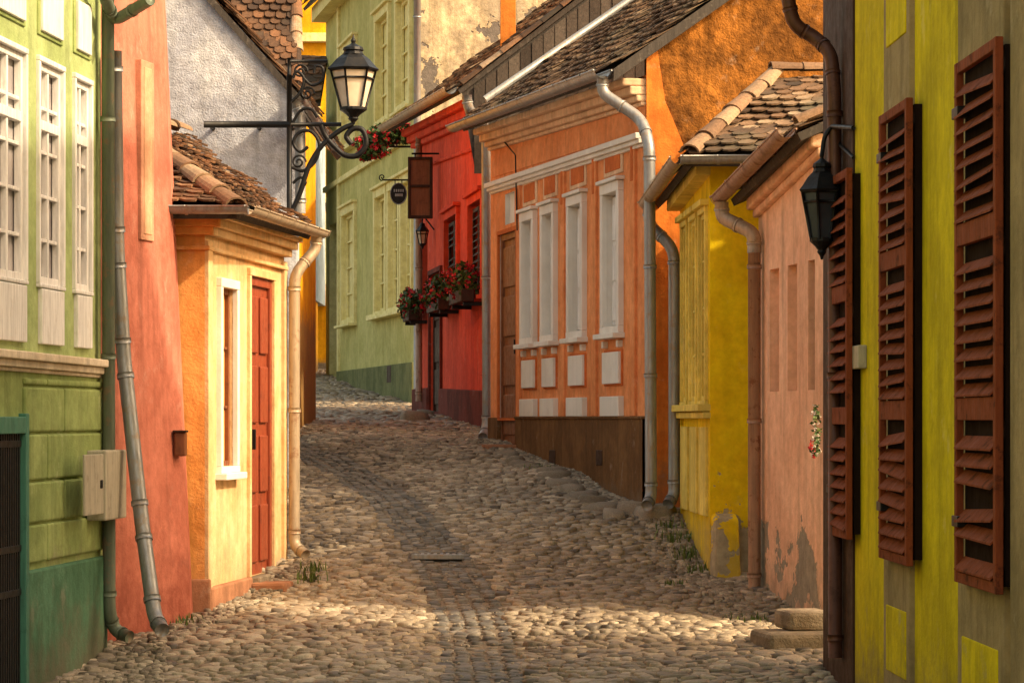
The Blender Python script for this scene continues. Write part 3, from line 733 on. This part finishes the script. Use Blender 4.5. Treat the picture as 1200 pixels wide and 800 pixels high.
fbox(b,'string_course','ftrim',f,0,L,f.z(448,185),f.z(448,178),-.01,.07)
fbox(b,'vent','dkbrown',f,f.u(463),f.u(458),f.z(463,448),f.z(463,428),.05,.075)
fbox(b,'eaves_cornice','ftrim',f,0,L,ztop-.3,ztop,-.01,.3)
fsd=Fac((K(487)*48,48.),(K(487)*48+9,49.5))
wall(b,'side_wall','fcream',fsd,0,fsd.L,0,ztop)
poly(b,'back','fcream',[f.P(L,0),f.P(L,ztop),f.P(L,ztop,-8),f.P(L,0,-8)])
tiles(b,f.P(-.2,ztop,.5),f.P(L,ztop,.5),f.P(L,ztop+3.5,-3.5),f.P(-.2,ztop+3.5,-3.5),w=.25,ex=.25)
P=lambda x,y,o=.0: f.off(o).P(f.off(o).u(x),f.off(o).z(x,y))
downpipe(b,'zinc',[P(489,-100,.1),P(489,472,.1)],.06,1.5)
b.finish()

# ================================================================== RED HOUSE
b=B('coral_red_house'); f=Fac((K(575)*34.8,34.8),(K(487)*44,44.)); L=f.L
wt=(f.z(575,106),f.z(487,150)); 
w1=f.rect(524,538,255,352); w2=f.rect(552,567,245,364); w2=(w2[0],w2[1],w1[2]-.0,w1[3]); w3=f.rect(494,501,268,352); dr=f.rect(505,518,320,482)
wall(b,'wall','red',f,0,L,0,wt,[w1,w2,(w3[0],w3[1],w1[2],w1[3]),dr+(.1,'dkbrown')],.14,'red')
fbox(b,'body','red',f,.004,L-.004,0,(wt[0]-.05,wt[1]-.05),-6,-.34,0); 
for a in (0,L-.05): fbox(b,'wall_ends','red',f,a,a+.05,0,min(wt)-.05,-.342,-.003,0)
for q in (w1,w2): surround(b,'red',f,q,.10,.05,sill=.05,hood=.05); wframe(b,'dkbrown',f,q,2,3,.14,.06,.03)
for q in (w1,w2):
    a,c,z0,z1=q; 
    for s_ in (0,1):
        p=a+(c-a)*s_*.5; shutter(b,'dkbrown',f,p+.03,p+(c-a)*.5-.03,z0+.04,z1-.04,-.05,1,.09)
door(b,'dkbrown',f,dr,.06,3)
surround(b,'redpl',f,dr,.07,.04,'door_surround')
pcor(b,'cornice','red',f,(575,110),(487,153),[(-.10,0,.22),(-.2,-.1,.14),(-.28,-.2,.08),(-.62,-.57,.05)],bevel=.02)
fbox(b,'plinth','redpl',f,.003,dr[0]-.08,0,(f.z(572,458),f.z(520,455)),-.01,.06,.015)
fbox(b,'plinth','redpl',f,dr[1]+.08,L,0,f.z(495,455),-.01,.06,.015)
fbox(b,'panel','red',f,.15,.9,f.z(560,440),f.z(560,388),-.01,.03)
e0=f.P(-.05,wt[0]+.02,.42); e1=f.P(L+.1,wt[1]+.02,.42)
t0=f.P(-.05,wt[0]+2.9,-3.3); t1=f.P(L+.1,wt[1]+2.9,-3.3)
tiles(b,e1,e0,t0,t1,w=.17,ex=.14,bias=.12)
gutter(b,'zinc2',e0+Vector((-.07,0,0)),e1+Vector((-.07,0,0)),.075)
poly(b,'boarded_gable','board',[f.P(.0,wt[0]-.9,.2),f.P(.0,wt[0]-.02,.35),f.P(.0,wt[0]+2.8,-3.3),f.P(.0,wt[0]-1,-3.3)],(0.02,.08,0))
for i in range(26):
    o=.2-.14*i; zt_=wt[0]-.02+(.35-o)*.772
    if o>-3.2:
        p=f.P(-.01,0,o); q=f.P(-.01,0,o-.13)
        yy=.02+random.uniform(0,.02)
        poly(b,'gable_boards','boardv',[(p.x,p.y-yy,wt[0]-1),(q.x,q.y-yy,wt[0]-1),(q.x,q.y-yy,zt_+.04),(p.x,p.y-yy,zt_-.06)],(0,.02,0),random.random())
caps(b,e0+Vector((.1,0,.06)),t0+Vector((0,0,.05)),.07,.3,'tile')
P=lambda x,y,o=.0: f.off(o).P(f.off(o).u(x),f.off(o).z(x,y))
downpipe(b,'zinc',[P(547,112,.40),P(549,128,.38),P(570,150,.12),P(571,500,.1),P(566,512,.18)],.06,1.3)
downpipe(b,'rpipe',[P(491,160,.1),P(491,470,.1)],.05,1.5)
b.finish()
b=B('chimney'); cp=f.P(3.0,wt[0]+.9,-.7); fc_=Fac((cp.x-.2,cp.y-.2),(cp.x+.1,cp.y-.2)); fbox(b,'stack','sgable',fc_,0,.2,cp.z-.5,cp.z+1.2,-.3,0); fbox(b,'stack_cap','sgable',fc_,-.04,.24,cp.z+1.2,cp.z+1.28,-.34,.04);b.finish()
for i,q in enumerate((w1,w2,(w3[0],w3[1],w1[2],w1[3]))):
    b=B('geranium_window_box'); a,c,z0,z1=q
    fbox(b,'trough','dkbrown',f,a-.02,c+.02,z0-.15,z0+.0,.12,.28,.01)
    fbox(b,'brackets','iron',f,a+.05,a+.08,z0-.20,z0-.15,.0,.25,.003);fbox(b,'brackets','iron',f,c-.08,c-.05,z0-.20,z0-.15,.0,.25,.003)
    for t in np.linspace(.1,.9,4): clump(b,f.P(a+(c-a)*t,z0+.10,.20),.17,.2,.24,150,28,.04,.026)
    b.finish()
b=B('hanging_wooden_sign')
fx=Fac((K(478)*40.6,40.6),(K(507)*40.6,40.6)); z0,z1=H+(HY-256)/F*40.6,H+(HY-184)/F*40.6
fbox(b,'board','brown',fx,0,fx.L,z0,z1,-.1,0,.01)
for u in (0,fx.L-.04): fbox(b,'frame','dkbrown',fx,u,u+.04,z0,z1,0,.03)
for z in (z0,z1-.04,(z0+z1)/2): fbox(b,'frame','dkbrown',fx,.04,fx.L-.04,z,z+.04,0,.028)
sweep(b,'hanger','iron',[fx.P(.05,z1+.05,-.05),fx.P(.7,z1+.05,-.05)],.015,6); sweep(b,'hanger','iron',[fx.P(.1,z1+.05,-.05),fx.P(.1,z1-.02,-.05)],.01,6)
b.finish()
b=B('oval_inn_sign'); c=W(467,227,42.5); V=[];n=24
for yy in (0,.03):
    for k in range(n): a=2*math.pi*k/n; V.append((c.x+.125*math.cos(a),c.y+yy,c.z+.16*math.sin(a)))
b.add('plate','iron',V,[tuple(range(n)),tuple(reversed(range(n,2*n)))]+[(k,k+n,(k+1)%n+n,(k+1)%n) for k in range(n)])
ring=[Vector((c.x+.118*math.cos(2*math.pi*k/n),c.y-.004,c.z+.152*math.sin(2*math.pi*k/n))) for k in range(n+1)]
sweep(b,'rim','zinc',ring,.006,6,smooth_corner=False)
for z_,w_ in ((.045,.07),(-.02,.05)):
    for k in range(5):
        x=c.x-w_+k*w_/2.2
        fq=Fac((x,c.y),(x+.022,c.y)); fbox(b,'lettering','zinc',fq,0,.020,c.z+z_-.02,c.z+z_+.02,0,.006,0.001)
sweep(b,'bracket','iron',[(c.x-.24,c.y,c.z+.2),(c.x+.75,c.y,c.z+.2)],.013,6); sweep(b,'bracket','iron',[(c.x-.05,c.y,c.z+.2),(c.x-.05,c.y,c.z+.14)],.008,6); sweep(b,'bracket','iron',[(c.x+.05,c.y,c.z+.2),(c.x+.05,c.y,c.z+.14)],.008,6)
spiral(b,'bracket',(c.x-.24,c.z+.24),.05,1.3,c.y,-1.57,-1,.01)
b.finish()
b=B('wall_lantern'); c=f.P(f.u(509),f.z(509,286),.17); lantern(b,c,.18,wd=.8); sweep(b,'arm','iron',[f.P(f.u(509),c.z+.2,0),Vector((c.x,c.y,c.z+.42)),Vector((c.x,c.y,c.z+.33))],.012,6); b.finish()
b=B('hanging_flower_basket')
for (x,y,r) in ((432,168,.24),(450,160,.28),(468,156,.26),(441,176,.2),(428,182,.12),(478,160,.16)):
    c=W(x,y,44.5); clump(b,c,r,r*.8,r*.62,240,50,.05,.034)
sweep(b,'arm','iron',[W(436,172,44.5),W(497,172,44.5)],.018,6)
b.finish()

# ================================================================== SALMON HOUSE
b=B('salmon_house'); f=Fac((K(757)*26.3,26.3),(K(575)*33.6,33.6)); L=f.L
wt=(f.z(757,88),f.z(575,150)); zpl=f.z(757,489)
def R(x0,x1): a,c=sorted((f.u(x0),f.u(x1))); return a,c
zt_,zb_=f.z(720,214),f.z(720,390)
wins=[R(614,630)[0:2],R(638,654),R(669,688),R(709,731)]
wops=[]
for (a,c) in wins: m=.10; wops.append((a+m,c-m,zb_+.06,zt_-.10))
dr=f.rect(586,607,273,520,596); sm=f.rect(592,603,226,262)
wall(b,'wall','salmon',f,0,L,zpl,wt,[w+(.10,'glass') for w in wops]+[(dr[0],dr[1],zpl,dr[3],.1,'dkbrown'),sm+(.05,'swhite')],.16,'swhite')
wall(b,'plinth','brownpl',f.off(.035),0,L,-.3,zpl,[(dr[0],dr[1],dr[2],zpl-.001,.13,'dkbrown')],.2)
fbox(b,'plinth_cap','brownpl',f,0,dr[0],zpl-.015,zpl+.012,-.01,.05,.01)
fbox(b,'body','salmon',f,.3,L-.004,-.3,(wt[0]-.03,wt[1]-.03),-5,-.34,0)
door(b,'brown',f,(dr[0],dr[1],dr[2],dr[3]),.035,4)
surround(b,'salmon2',f,(dr[0],dr[1],zpl,dr[3]),.05,.03,'door_surround')
for (a,c),w in zip(wins,wops):
    surround(b,'swhite',f,w,.095,.055,sill=.06)
    fbox(b,'window_hood','swhite',f,a-.03,c+.03,zt_,zt_+.035,-.01,.09)
    ww=w[1]-w[0]
    fbox(b,'inner_shutter','wwhite',f,w[0]+ww*.27,w[1]-.01,w[2]+.02,w[3]-.02,-.09,-.045,.006)
    for s_ in range(3):
        h=(w[3]-w[2]-.12)/3; fbox(b,'inner_shutter_panels','wwhite',f,w[0]+ww*.27+.05,w[1]-.06,w[2]+.06+h*s_,w[2]+.02+h*(s_+1),-.045,-.03,.008)
    fbox(b,'apron','salmon2',f,a+.02,c-.02,zpl+.30,zb_-.16,-.01,.018)
    fbox(b,'apron_blocks','swhite',f,a+.05,c-.05,zpl+.32,zpl+.62-.0,-.01,.045) 
    fbox(b,'apron_blocks','swhite',f,a+.0,c-.0,zpl+.012,zpl+.20,-.01,.055)
    for s_ in (a+.05,c-.12): fbox(b,'apron_brackets','swhite',f,s_,s_+.07,zb_-.14,zb_-.075,-.01,.05)
    zu=zt_+.10; zv=f.z(720,172)
    fbox(b,'frieze_panel','spale',f,a+.0,c-.0,zu-.03,zv+.0,-.01,.014)
    fbox(b,'frieze_panel_inset','salmon2',f,a+.08,c-.08,zu+.01,zv-.04,-.01,.022)
for px in (744,698.5,661.5,609.5):
    u=f.u(px); fbox(b,'pilasters','salmon',f,u-.09,u+.09,zpl+.012,f.z(720,172),-.01,.03)
    fbox(b,'pilaster_inset','salmon2',f,u-.045,u+.045,zt_-.05,f.z(720,178),-.01,.036)
pcor(b,'string_moulding','swhite',f,(757,160),(577,219),[(-.02,.035,.10),(-.06,-.02,.07),(-.09,-.06,.035)])
pcor(b,'eaves_cornice','spale',f,(757,92),(576,152),[(-.07,0,.22),(-.15,-.07,.15),(-.21,-.15,.09),(-.25,-.21,.05)],bevel=.015)
pcor(b,'frieze','salmon',f,(757,125),(577,186),[(-.22,.02,.012)],bevel=0.)
for px in (703,648): pbox(b,'cellar_vent','dkbrown',f.off(.035),px-4,px+3,527,545,-.01,.008)
e0=f.P(-.12,wt[0]+.03,.36); e1=f.P(L+.05,wt[1]+.03,.36); SL=.70; D=4.6
t0=f.P(-.12,wt[0]+.03+D*SL,.36-D); t1=f.P(L+.05,wt[1]+.03+D*SL,.36-D)
tiles(b,e1,e0,t0,t1,'tile2',w=.15,ex=.12,bias=.12)
gutter(b,'zinc',e0+Vector((-.07,-.03,-.01)),e1+Vector((-.07,0,-.01)),.075)
sweep(b,'flashing','zinc',[e1+Vector((.3,-.12,.28)),t1+Vector((0,-.12,.06))],.045,8)
P=lambda x,y,o=.0: f.off(o).P(f.off(o).u(x),f.off(o).z(x,y))
g0=e0+Vector((-.07,.05,-.06))
downpipe(b,'zinc',[g0,g0+Vector((0,0,-.15)),P(752,140,.10),P(761,170,.08),P(763,583,.09),P(758,592,.16)],.052,1.0)
sweep(b,'cable','iron',[P(590,165,.06),P(604,182,.05),P(606,270,.05)],.008,6)
# gable wall: perpendicular to the facade, filled up to the roof deck
def gp(o,z,t=0.): q=f.P(-t,z,o); return q
def zr(o): return wt[0]+.03+(.36-o)*SL-.10
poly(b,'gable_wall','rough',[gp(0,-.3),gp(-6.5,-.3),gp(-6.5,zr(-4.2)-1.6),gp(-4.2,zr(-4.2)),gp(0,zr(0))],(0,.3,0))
poly(b,'gable_plaster','sgable',[gp(.002,-.3,.03),gp(-.36,-.3,.03),gp(-.37,f.z(757,178),.03),gp(-.28,f.z(757,150),.03),gp(-.17,f.z(757,118),.03),gp(-.10,zr(-.1)-.02,.03),gp(.002,zr(0),.03)],(0,.03,0))
poly(b,'barge_board','board',[e0+Vector((.03,-.02,.0)),t0+Vector((0,-.02,.0)),t0+Vector((0,-.02,-.11)),e0+Vector((.03,-.02,-.11))],(0,.03,0))
b.finish()
b=B('door_step'); fbox(b,'step','oplinth',f,dr[0]-.1,dr[1]+.1,-.0,dr[2]-.0,.03,.38,.02); b.finish()

# ================================================================== YELLOW HOUSE
b=B('bright_yellow_house'); fs=Fac((K(832)*23.5,23.5),(K(797)*26.1,26.1)); ff=Fac((K(832)*23.5,23.5),(K(832)*23.5+3.2,23.9))
zt=(ff.z(832,188),fs.z(797,232))
ws=[fs.rect(a,c,258,470,815) for a,c in ((801,807),(811,818),(822,829))]
wall(b,'street_wall','yellow2',fs,0,fs.L,-.3,zt,[w+(.05,'yellow2') for w in ws],.05)
for w in ws: surround(b,'ytrim',fs,w,.05,.03,hood=.04); wframe(b,'ytrim',fs,w,2,4,.05,.04,.025)
fbox(b,'sill_course','ytrim',fs,0,fs.L,fs.z(815,482),fs.z(815,474),-.01,.10); fbox(b,'sill_course','ytrim',fs,0,fs.L,fs.z(815,490),fs.z(815,483),-.01,.06)
for a,c in ((800,808),(811,819),(822,830)):
    r=fs.rect(a,c,500,600,815); fbox(b,'base_panels','ytrim',fs,*r[:2],r[2],r[3],-.01,.025)
fbox(b,'cornice','ytrim',fs,0,fs.L,(zt[0]-.12,zt[1]-.12),zt,-.01,.12)
wall(b,'front_wall','yellow',ff,0,ff.L,-.3,zt[0])
fbox(b,'body','yellow2',fs,.35,fs.L-.004,-.3,(zt[0]-.1,zt[1]-.03),-3.5,-.34,0)
u0,u1=ff.u(833),ff.u(863); zt2=ff.z(845,600)
v=[ff.P(u0-.03,-.3,-.01),ff.P(u1+.02,-.3,-.01),ff.P(u1+.02,-.3,.24),ff.P(u0-.03,-.3,.24),ff.P(u0,zt2,-.01),ff.P(u1,zt2,-.01),ff.P(u1-.01,zt2-.04,.14),ff.P(u0+.01,zt2-.04,.14)]
b.add('buttress','yellow',v,BOXF,.5,False,.03)
C0=W(803,183,23.15); R0=Vector((1.95+3,23.3,C0.z)); PK=W(908,90,24.5)
FE=W(764,236,26.3)
tiles(b,C0,R0,Vector((R0.x,24.9,PK.z+.1)),PK,'tile2',w=.14,ex=.11,bias=.18)
tiles(b,FE,C0,PK,PK+Vector((-.08,1.7,0)),'tile2',w=.14,ex=.12,bias=.1)
caps(b,C0+Vector((.05,.05,.05)),PK+Vector((0,0,.05)),.08,.27); caps(b,PK+Vector((0,0,.06)),Vector((R0.x,24.9,PK.z+.16)),.08,.27)
gutter(b,'zinc',C0+Vector((-.03,-.07,-.01)),W(884,183,23.05),.06); gutter(b,'zinc2',FE+Vector((-.06,0,-.01)),C0+Vector((-.06,-.07,-.01)),.06)
q=FE+Vector((-.04,-.25,-.06)); qb=Vector((K(790)*25.9,25.9,0))
downpipe(b,'zinc',[q,q+Vector((0,0,-.16)),Vector((qb.x,qb.y,H+(HY-292)/F*25.9)),Vector((qb.x,qb.y,H+(HY-580)/F*25.9)),Vector((qb.x-.06,qb.y-.1,H+(HY-590)/F*25.9))],.052,1.1)
b.finish()

# ================================================================== PEACH HOUSE (right)
b=B('peach_house'); f=Fac((K(966)*20.7,20.7),(K(889)*22.9,22.9)); L=f.L
wt=(f.z(966,156),f.z(889,232)); 
ws=[f.rect(a,c,312,458,920) for a,c in ((902,913),(923,934),(947,955))]
wall(b,'street_wall','rpink',f,0,L,-.3,wt,[w+(.07,'rpink2') for w in ws],.07,'rpink')
fbox(b,'cornice','rpink',f,0,L,(wt[0]-.1,wt[1]-.1),wt,-.01,.10,.015); fbox(b,'cornice','rpink',f,0,L,(wt[0]-.16,wt[1]-.16),(wt[0]-.1,wt[1]-.1),-.01,.05,.015)
poly(b,'alley_wall','rpink',[f.P(0,-.3),f.P(0,-.3,-3.6),f.P(0,wt[0]+.1,-3.6),f.P(0,wt[0]+.95,-2.0),f.P(0,wt[0])])
poly(b,'far_wall','rpink',[f.P(L,-.3),f.P(L,-.3,-3.6),f.P(L,wt[1]+.1,-3.6),f.P(L,wt[1]+.95,-2.0),f.P(L,wt[1])])
poly(b,'back_wall','rpink',[f.P(L,-.3,-3.6),f.P(0,-.3,-3.6),f.P(0,wt[0]+.1,-3.6),f.P(L,wt[1]+.1,-3.6)])
e0=f.P(-.05,wt[0]+.02,.22); e1=f.P(L+.08,wt[1]+.02,.22)
t0=f.P(-.05,wt[0]+1.0,-2.0); t1=f.P(L+.08,wt[1]+1.0,-2.0)
tiles(b,e1,e0,t0,t1,'tile2',w=.13,ex=.11,bias=.15)
tiles(b,f.P(-.05,wt[0]+.0,-3.9),f.P(L+.08,wt[1]+.0,-3.9),t1,t0,'tile2',w=.2,ex=.2)
caps(b,e0+Vector((.05,.06,.06)),t0+Vector((0,.06,.05)),.07,.27); caps(b,e1+Vector((.05,-.03,.06)),t1+Vector((0,-.03,.05)),.07,.27)
gutter(b,'rpipe',e0+Vector((-.07,-.04,0)),e1+Vector((-.07,.1,0)),.065)
P=lambda x,y,o=.0: f.off(o).P(f.off(o).u(x),f.off(o).z(x,y))
q=e1+Vector((-.06,-.02,-.05)); pb=P(884,400,.07)
downpipe(b,'zinc2',[q,q+Vector((0,0,-.12)),Vector((pb.x,pb.y,H+(HY-275)/F*22.9)),Vector((pb.x,pb.y,H+(HY-298)/F*22.9))],.055,.8)
downpipe(b,'rpipe',[Vector((pb.x,pb.y,H+(HY-296)/F*22.9)),Vector((pb.x,pb.y,H+(HY-690)/F*22.9)),Vector((pb.x-.05,pb.y-.12,H+(HY-706)/F*22.9))],.05,.9)
b.finish()
b=B('stone_steps'); fq=Fac((K(902)*19.2,19.2),(K(990)*19.3,19.3))
zs1=float(g(19.2))+.13
fbox(b,'step_lower','stone',fq,0,fq.L,-.2,zs1,-.5,0,.03); fbox(b,'step_upper','stone',fq,.2,fq.L,zs1,zs1+.13,-.6,-.22,.03); b.finish()
b=B('flower_wreath'); c=P(957,505,.1)
for k in range(14):
    a=2*math.pi*k/14; clump(b,c+Vector((-.0,.07*math.cos(a),.15*math.sin(a))),.03,.04,.04,10,2,.016,.012,'petalw')
clump(b,c+Vector((-.03,0,-.12)),.03,.04,.06,10,7,.016,.014)
b.finish()

# ================================================================== NEAR RIGHT HOUSE
b=B('chartreuse_house'); f=Fac((2.22,8.),(K(967)*18.2,18.2)); L=f.L
zt=H+5.6
P=lambda x,y,o=.0: f.off(o).P(f.off(o).u(x),f.off(o).z(x,y))
wall(b,'wall','ngreen',f,0,L,-.4,zt)
body(b,'ngreen',f,0,L,-.4,zt,3,.02)
poly(b,'alley_wall','ngreen',[f.P(L,-.4),(f.P(L,0).x+4*.92,f.P(L,0).y-4*.42,-.4),(f.P(L,0).x+4*.92,f.P(L,0).y-4*.42,zt),f.P(L,zt)])
for (x0,x1) in ((1130,1184),(1042,1072),(1192,1290)):
    u0,u1=sorted((f.u(x0),f.u(x1))); fbox(b,'pilaster_band','ngrey',f,u0,u1,-.4,zt,-.01,.03)
for (x0,x1,rf) in ((1136,1178,1157),(1046,1069,1057)):
    u0,u1=sorted((f.u(x0),f.u(x1))); fbox(b,'base_inset','ngreen',f,u0,u1,f.z(1057,790),f.z(1057,712),-.01,.037)
    fbox(b,'attic_inset','ngreen',f,u0,u1,f.z(1057,48),f.z(1057,-20),-.01,.037)
zsT,zsB=f.z(1055,132),f.z(1055,655)
fo=f.off(.05)
for (x0,x1) in ((1127,1176),(1037,1070),(977,999),(1215,1290)):
    u0,u1=sorted((fo.u(x0),fo.u(x1)))
    zz0,zz1=(zsB,zsT) if x0>1000 else (fo.z(985,628),fo.z(985,205))
    shutter(b,'rust',f,u0,u1,zz0,zz1,.05,3,.078,.026)
    fbox(b,'shutter_gap_shade','dark',f,u0+.02,u1-.02,zz0+.03,zz1-.03,-.01,.038,0)  # near-black sheet behind the slats paints the shadow between them
    for z in (zz0+.25,zz1-.25): fbox(b,'hinges','iron',f,u1-.12,u1+.03,z,z+.05,.04,.092,.004)
fbox(b,'corner_board','dkbrown',f,f.u(1002),L,-.4,zt,-.01,.014)
downpipe(b,'copper',[W(922,-60,17.5),W(922,-8,17.5),W(930,30,17.5),W(955,44,17.5),W(974,62,17.4),P(978,110,.06),P(979,770,.06)],.042,1.2)
gutter(b,'copper',f.P(0,zt,.35),f.P(L+.1,zt,.35),.075)
tiles(b,f.P(0,zt,.35),f.P(L,zt,.35),f.P(L,zt+2,-2.2),f.P(0,zt+2,-2.2),w=.25,ex=.25)
pbox(b,'junction_box','box',f,1006,1016,405,432,0,.05)
b.finish()
b=B('wall_lantern'); c=W(963,280,17.3); lantern(b,c,.28,'glass',wd=.72)
sweep(b,'arm','iron',[P(1000,150,.02),W(975,148,17.3),W(966,160,17.3),W(963,182,17.3)],.014,8)
sweep(b,'arm','iron',[P(1000,185,.02),W(984,170,17.3),W(976,150,17.3)],.010,8)
b.finish()

# ================================================================== STREET LAMP on bracket
b=B('street_lamp'); YL=27.2
w=lambda x,y: W(x,y,YL)
sweep(b,'wall_bar','iron',[w(239,146),w(340,146)],.032,8); 
sweep(b,'wall_bar','iron',[w(340,146),w(400,146)],.02,8)
sweep(b,'post','iron',[w(339,88),w(339,252)],.025,8)
sweep(b,'post','iron',[w(339,72),w(384,72)],.015,8); sweep(b,'post','iron',[w(339,88),w(339,68)],.018,8)
for x in (245,300,339): sweep(b,'wall_fixings','iron',[w(x,146),w(x,146)+Vector((0,.45,0))],.02,6)
def curve(pts,r=.018,n=10):
    P_=[w(*p) for p in pts]; out=[]
    for i in range(len(P_)-1):
        p0=P_[max(i-1,0)];p1=P_[i];p2=P_[i+1];p3=P_[min(i+2,len(P_)-1)]
        for k in range(n):
            t=k/n; out.append(.5*((2*p1)+(-p0+p2)*t+(2*p0-5*p1+4*p2-p3)*t*t+(-p0+3*p1-3*p2+p3)*t**3))
    out.append(P_[-1]); sweep(b,'scrolls','iron',out,r,8,smooth_corner=False)
curve([(341,250),(352,225),(362,195),(378,170),(400,152),(414,146)],.024)
curve([(342,196),(356,200),(370,188),(374,168),(364,154),(350,156),(344,168),(352,178),(361,172)],.016)
curve([(376,146),(382,160),(392,172),(404,182),(419,182),(429,169),(425,153),(414,151),(406,160),(412,169)],.026)
curve([(342,146),(352,130),(364,128),(372,138)],.014)
curve([(341,120),(352,108),(356,92),(348,84),(343,92)],.014)
curve([(356,92),(366,100),(378,94),(378,80),(370,78),(368,86)],.014)
curve([(343,215),(352,208),(358,214),(352,222)],.014)
for x,y in ((352,84),(360,110),(350,190)): spiral(b,'scrolls',(w(x,y).x,w(x,y).z),.07,1.6,YL,0,1,.011)
c=w(414,127); lantern(b,c,.355)
b.finish()

# ------------------------------------------------------------------ light
ts=Vector((.92,-.39,.80)).normalized()
el=math.asin(ts.z); rot=math.atan2(ts.x,ts.y)
wd=bpy.data.worlds.new("World"); SC.world=wd; wd.use_nodes=True; nt=wd.node_tree
bg=nt.nodes['Background']
sky=nt.nodes.new('ShaderNodeTexSky'); sky.sky_type='NISHITA'; sky.sun_disc=False; sky.sun_elevation=el; sky.sun_rotation=rot
sky.dust_density=4.; sky.ozone_density=.5; sky.air_density=1.
tint=mixc(nt,1.,sky.outputs[0],(1.0,.79,.52),'MULTIPLY'); nt.links.new(tint,bg.inputs[0]); bg.inputs[1].default_value=.53
sd=bpy.data.lights.new('sun','SUN'); sd.energy=4.9; sd.angle=math.radians(1.4); sd.color=(1.,.81,.54)
so=bpy.data.objects.new('sun',sd); SC.collection.objects.link(so); so.rotation_euler=ts.to_track_quat('Z','Y').to_euler()
cd=bpy.data.cameras.new('camera'); co=bpy.data.objects.new('camera',cd); SC.collection.objects.link(co); SC.camera=co
co.location=(0,0,H); co.rotation_euler=(math.radians(90),0,0); cd.sensor_width=36; cd.lens=F/1200*36; cd.shift_y=(HY-400)/1200.; cd.clip_end=2500; cd.clip_start=.1
SC.view_settings.view_transform='Standard'; SC.view_settings.look='None'; SC.view_settings.exposure=0
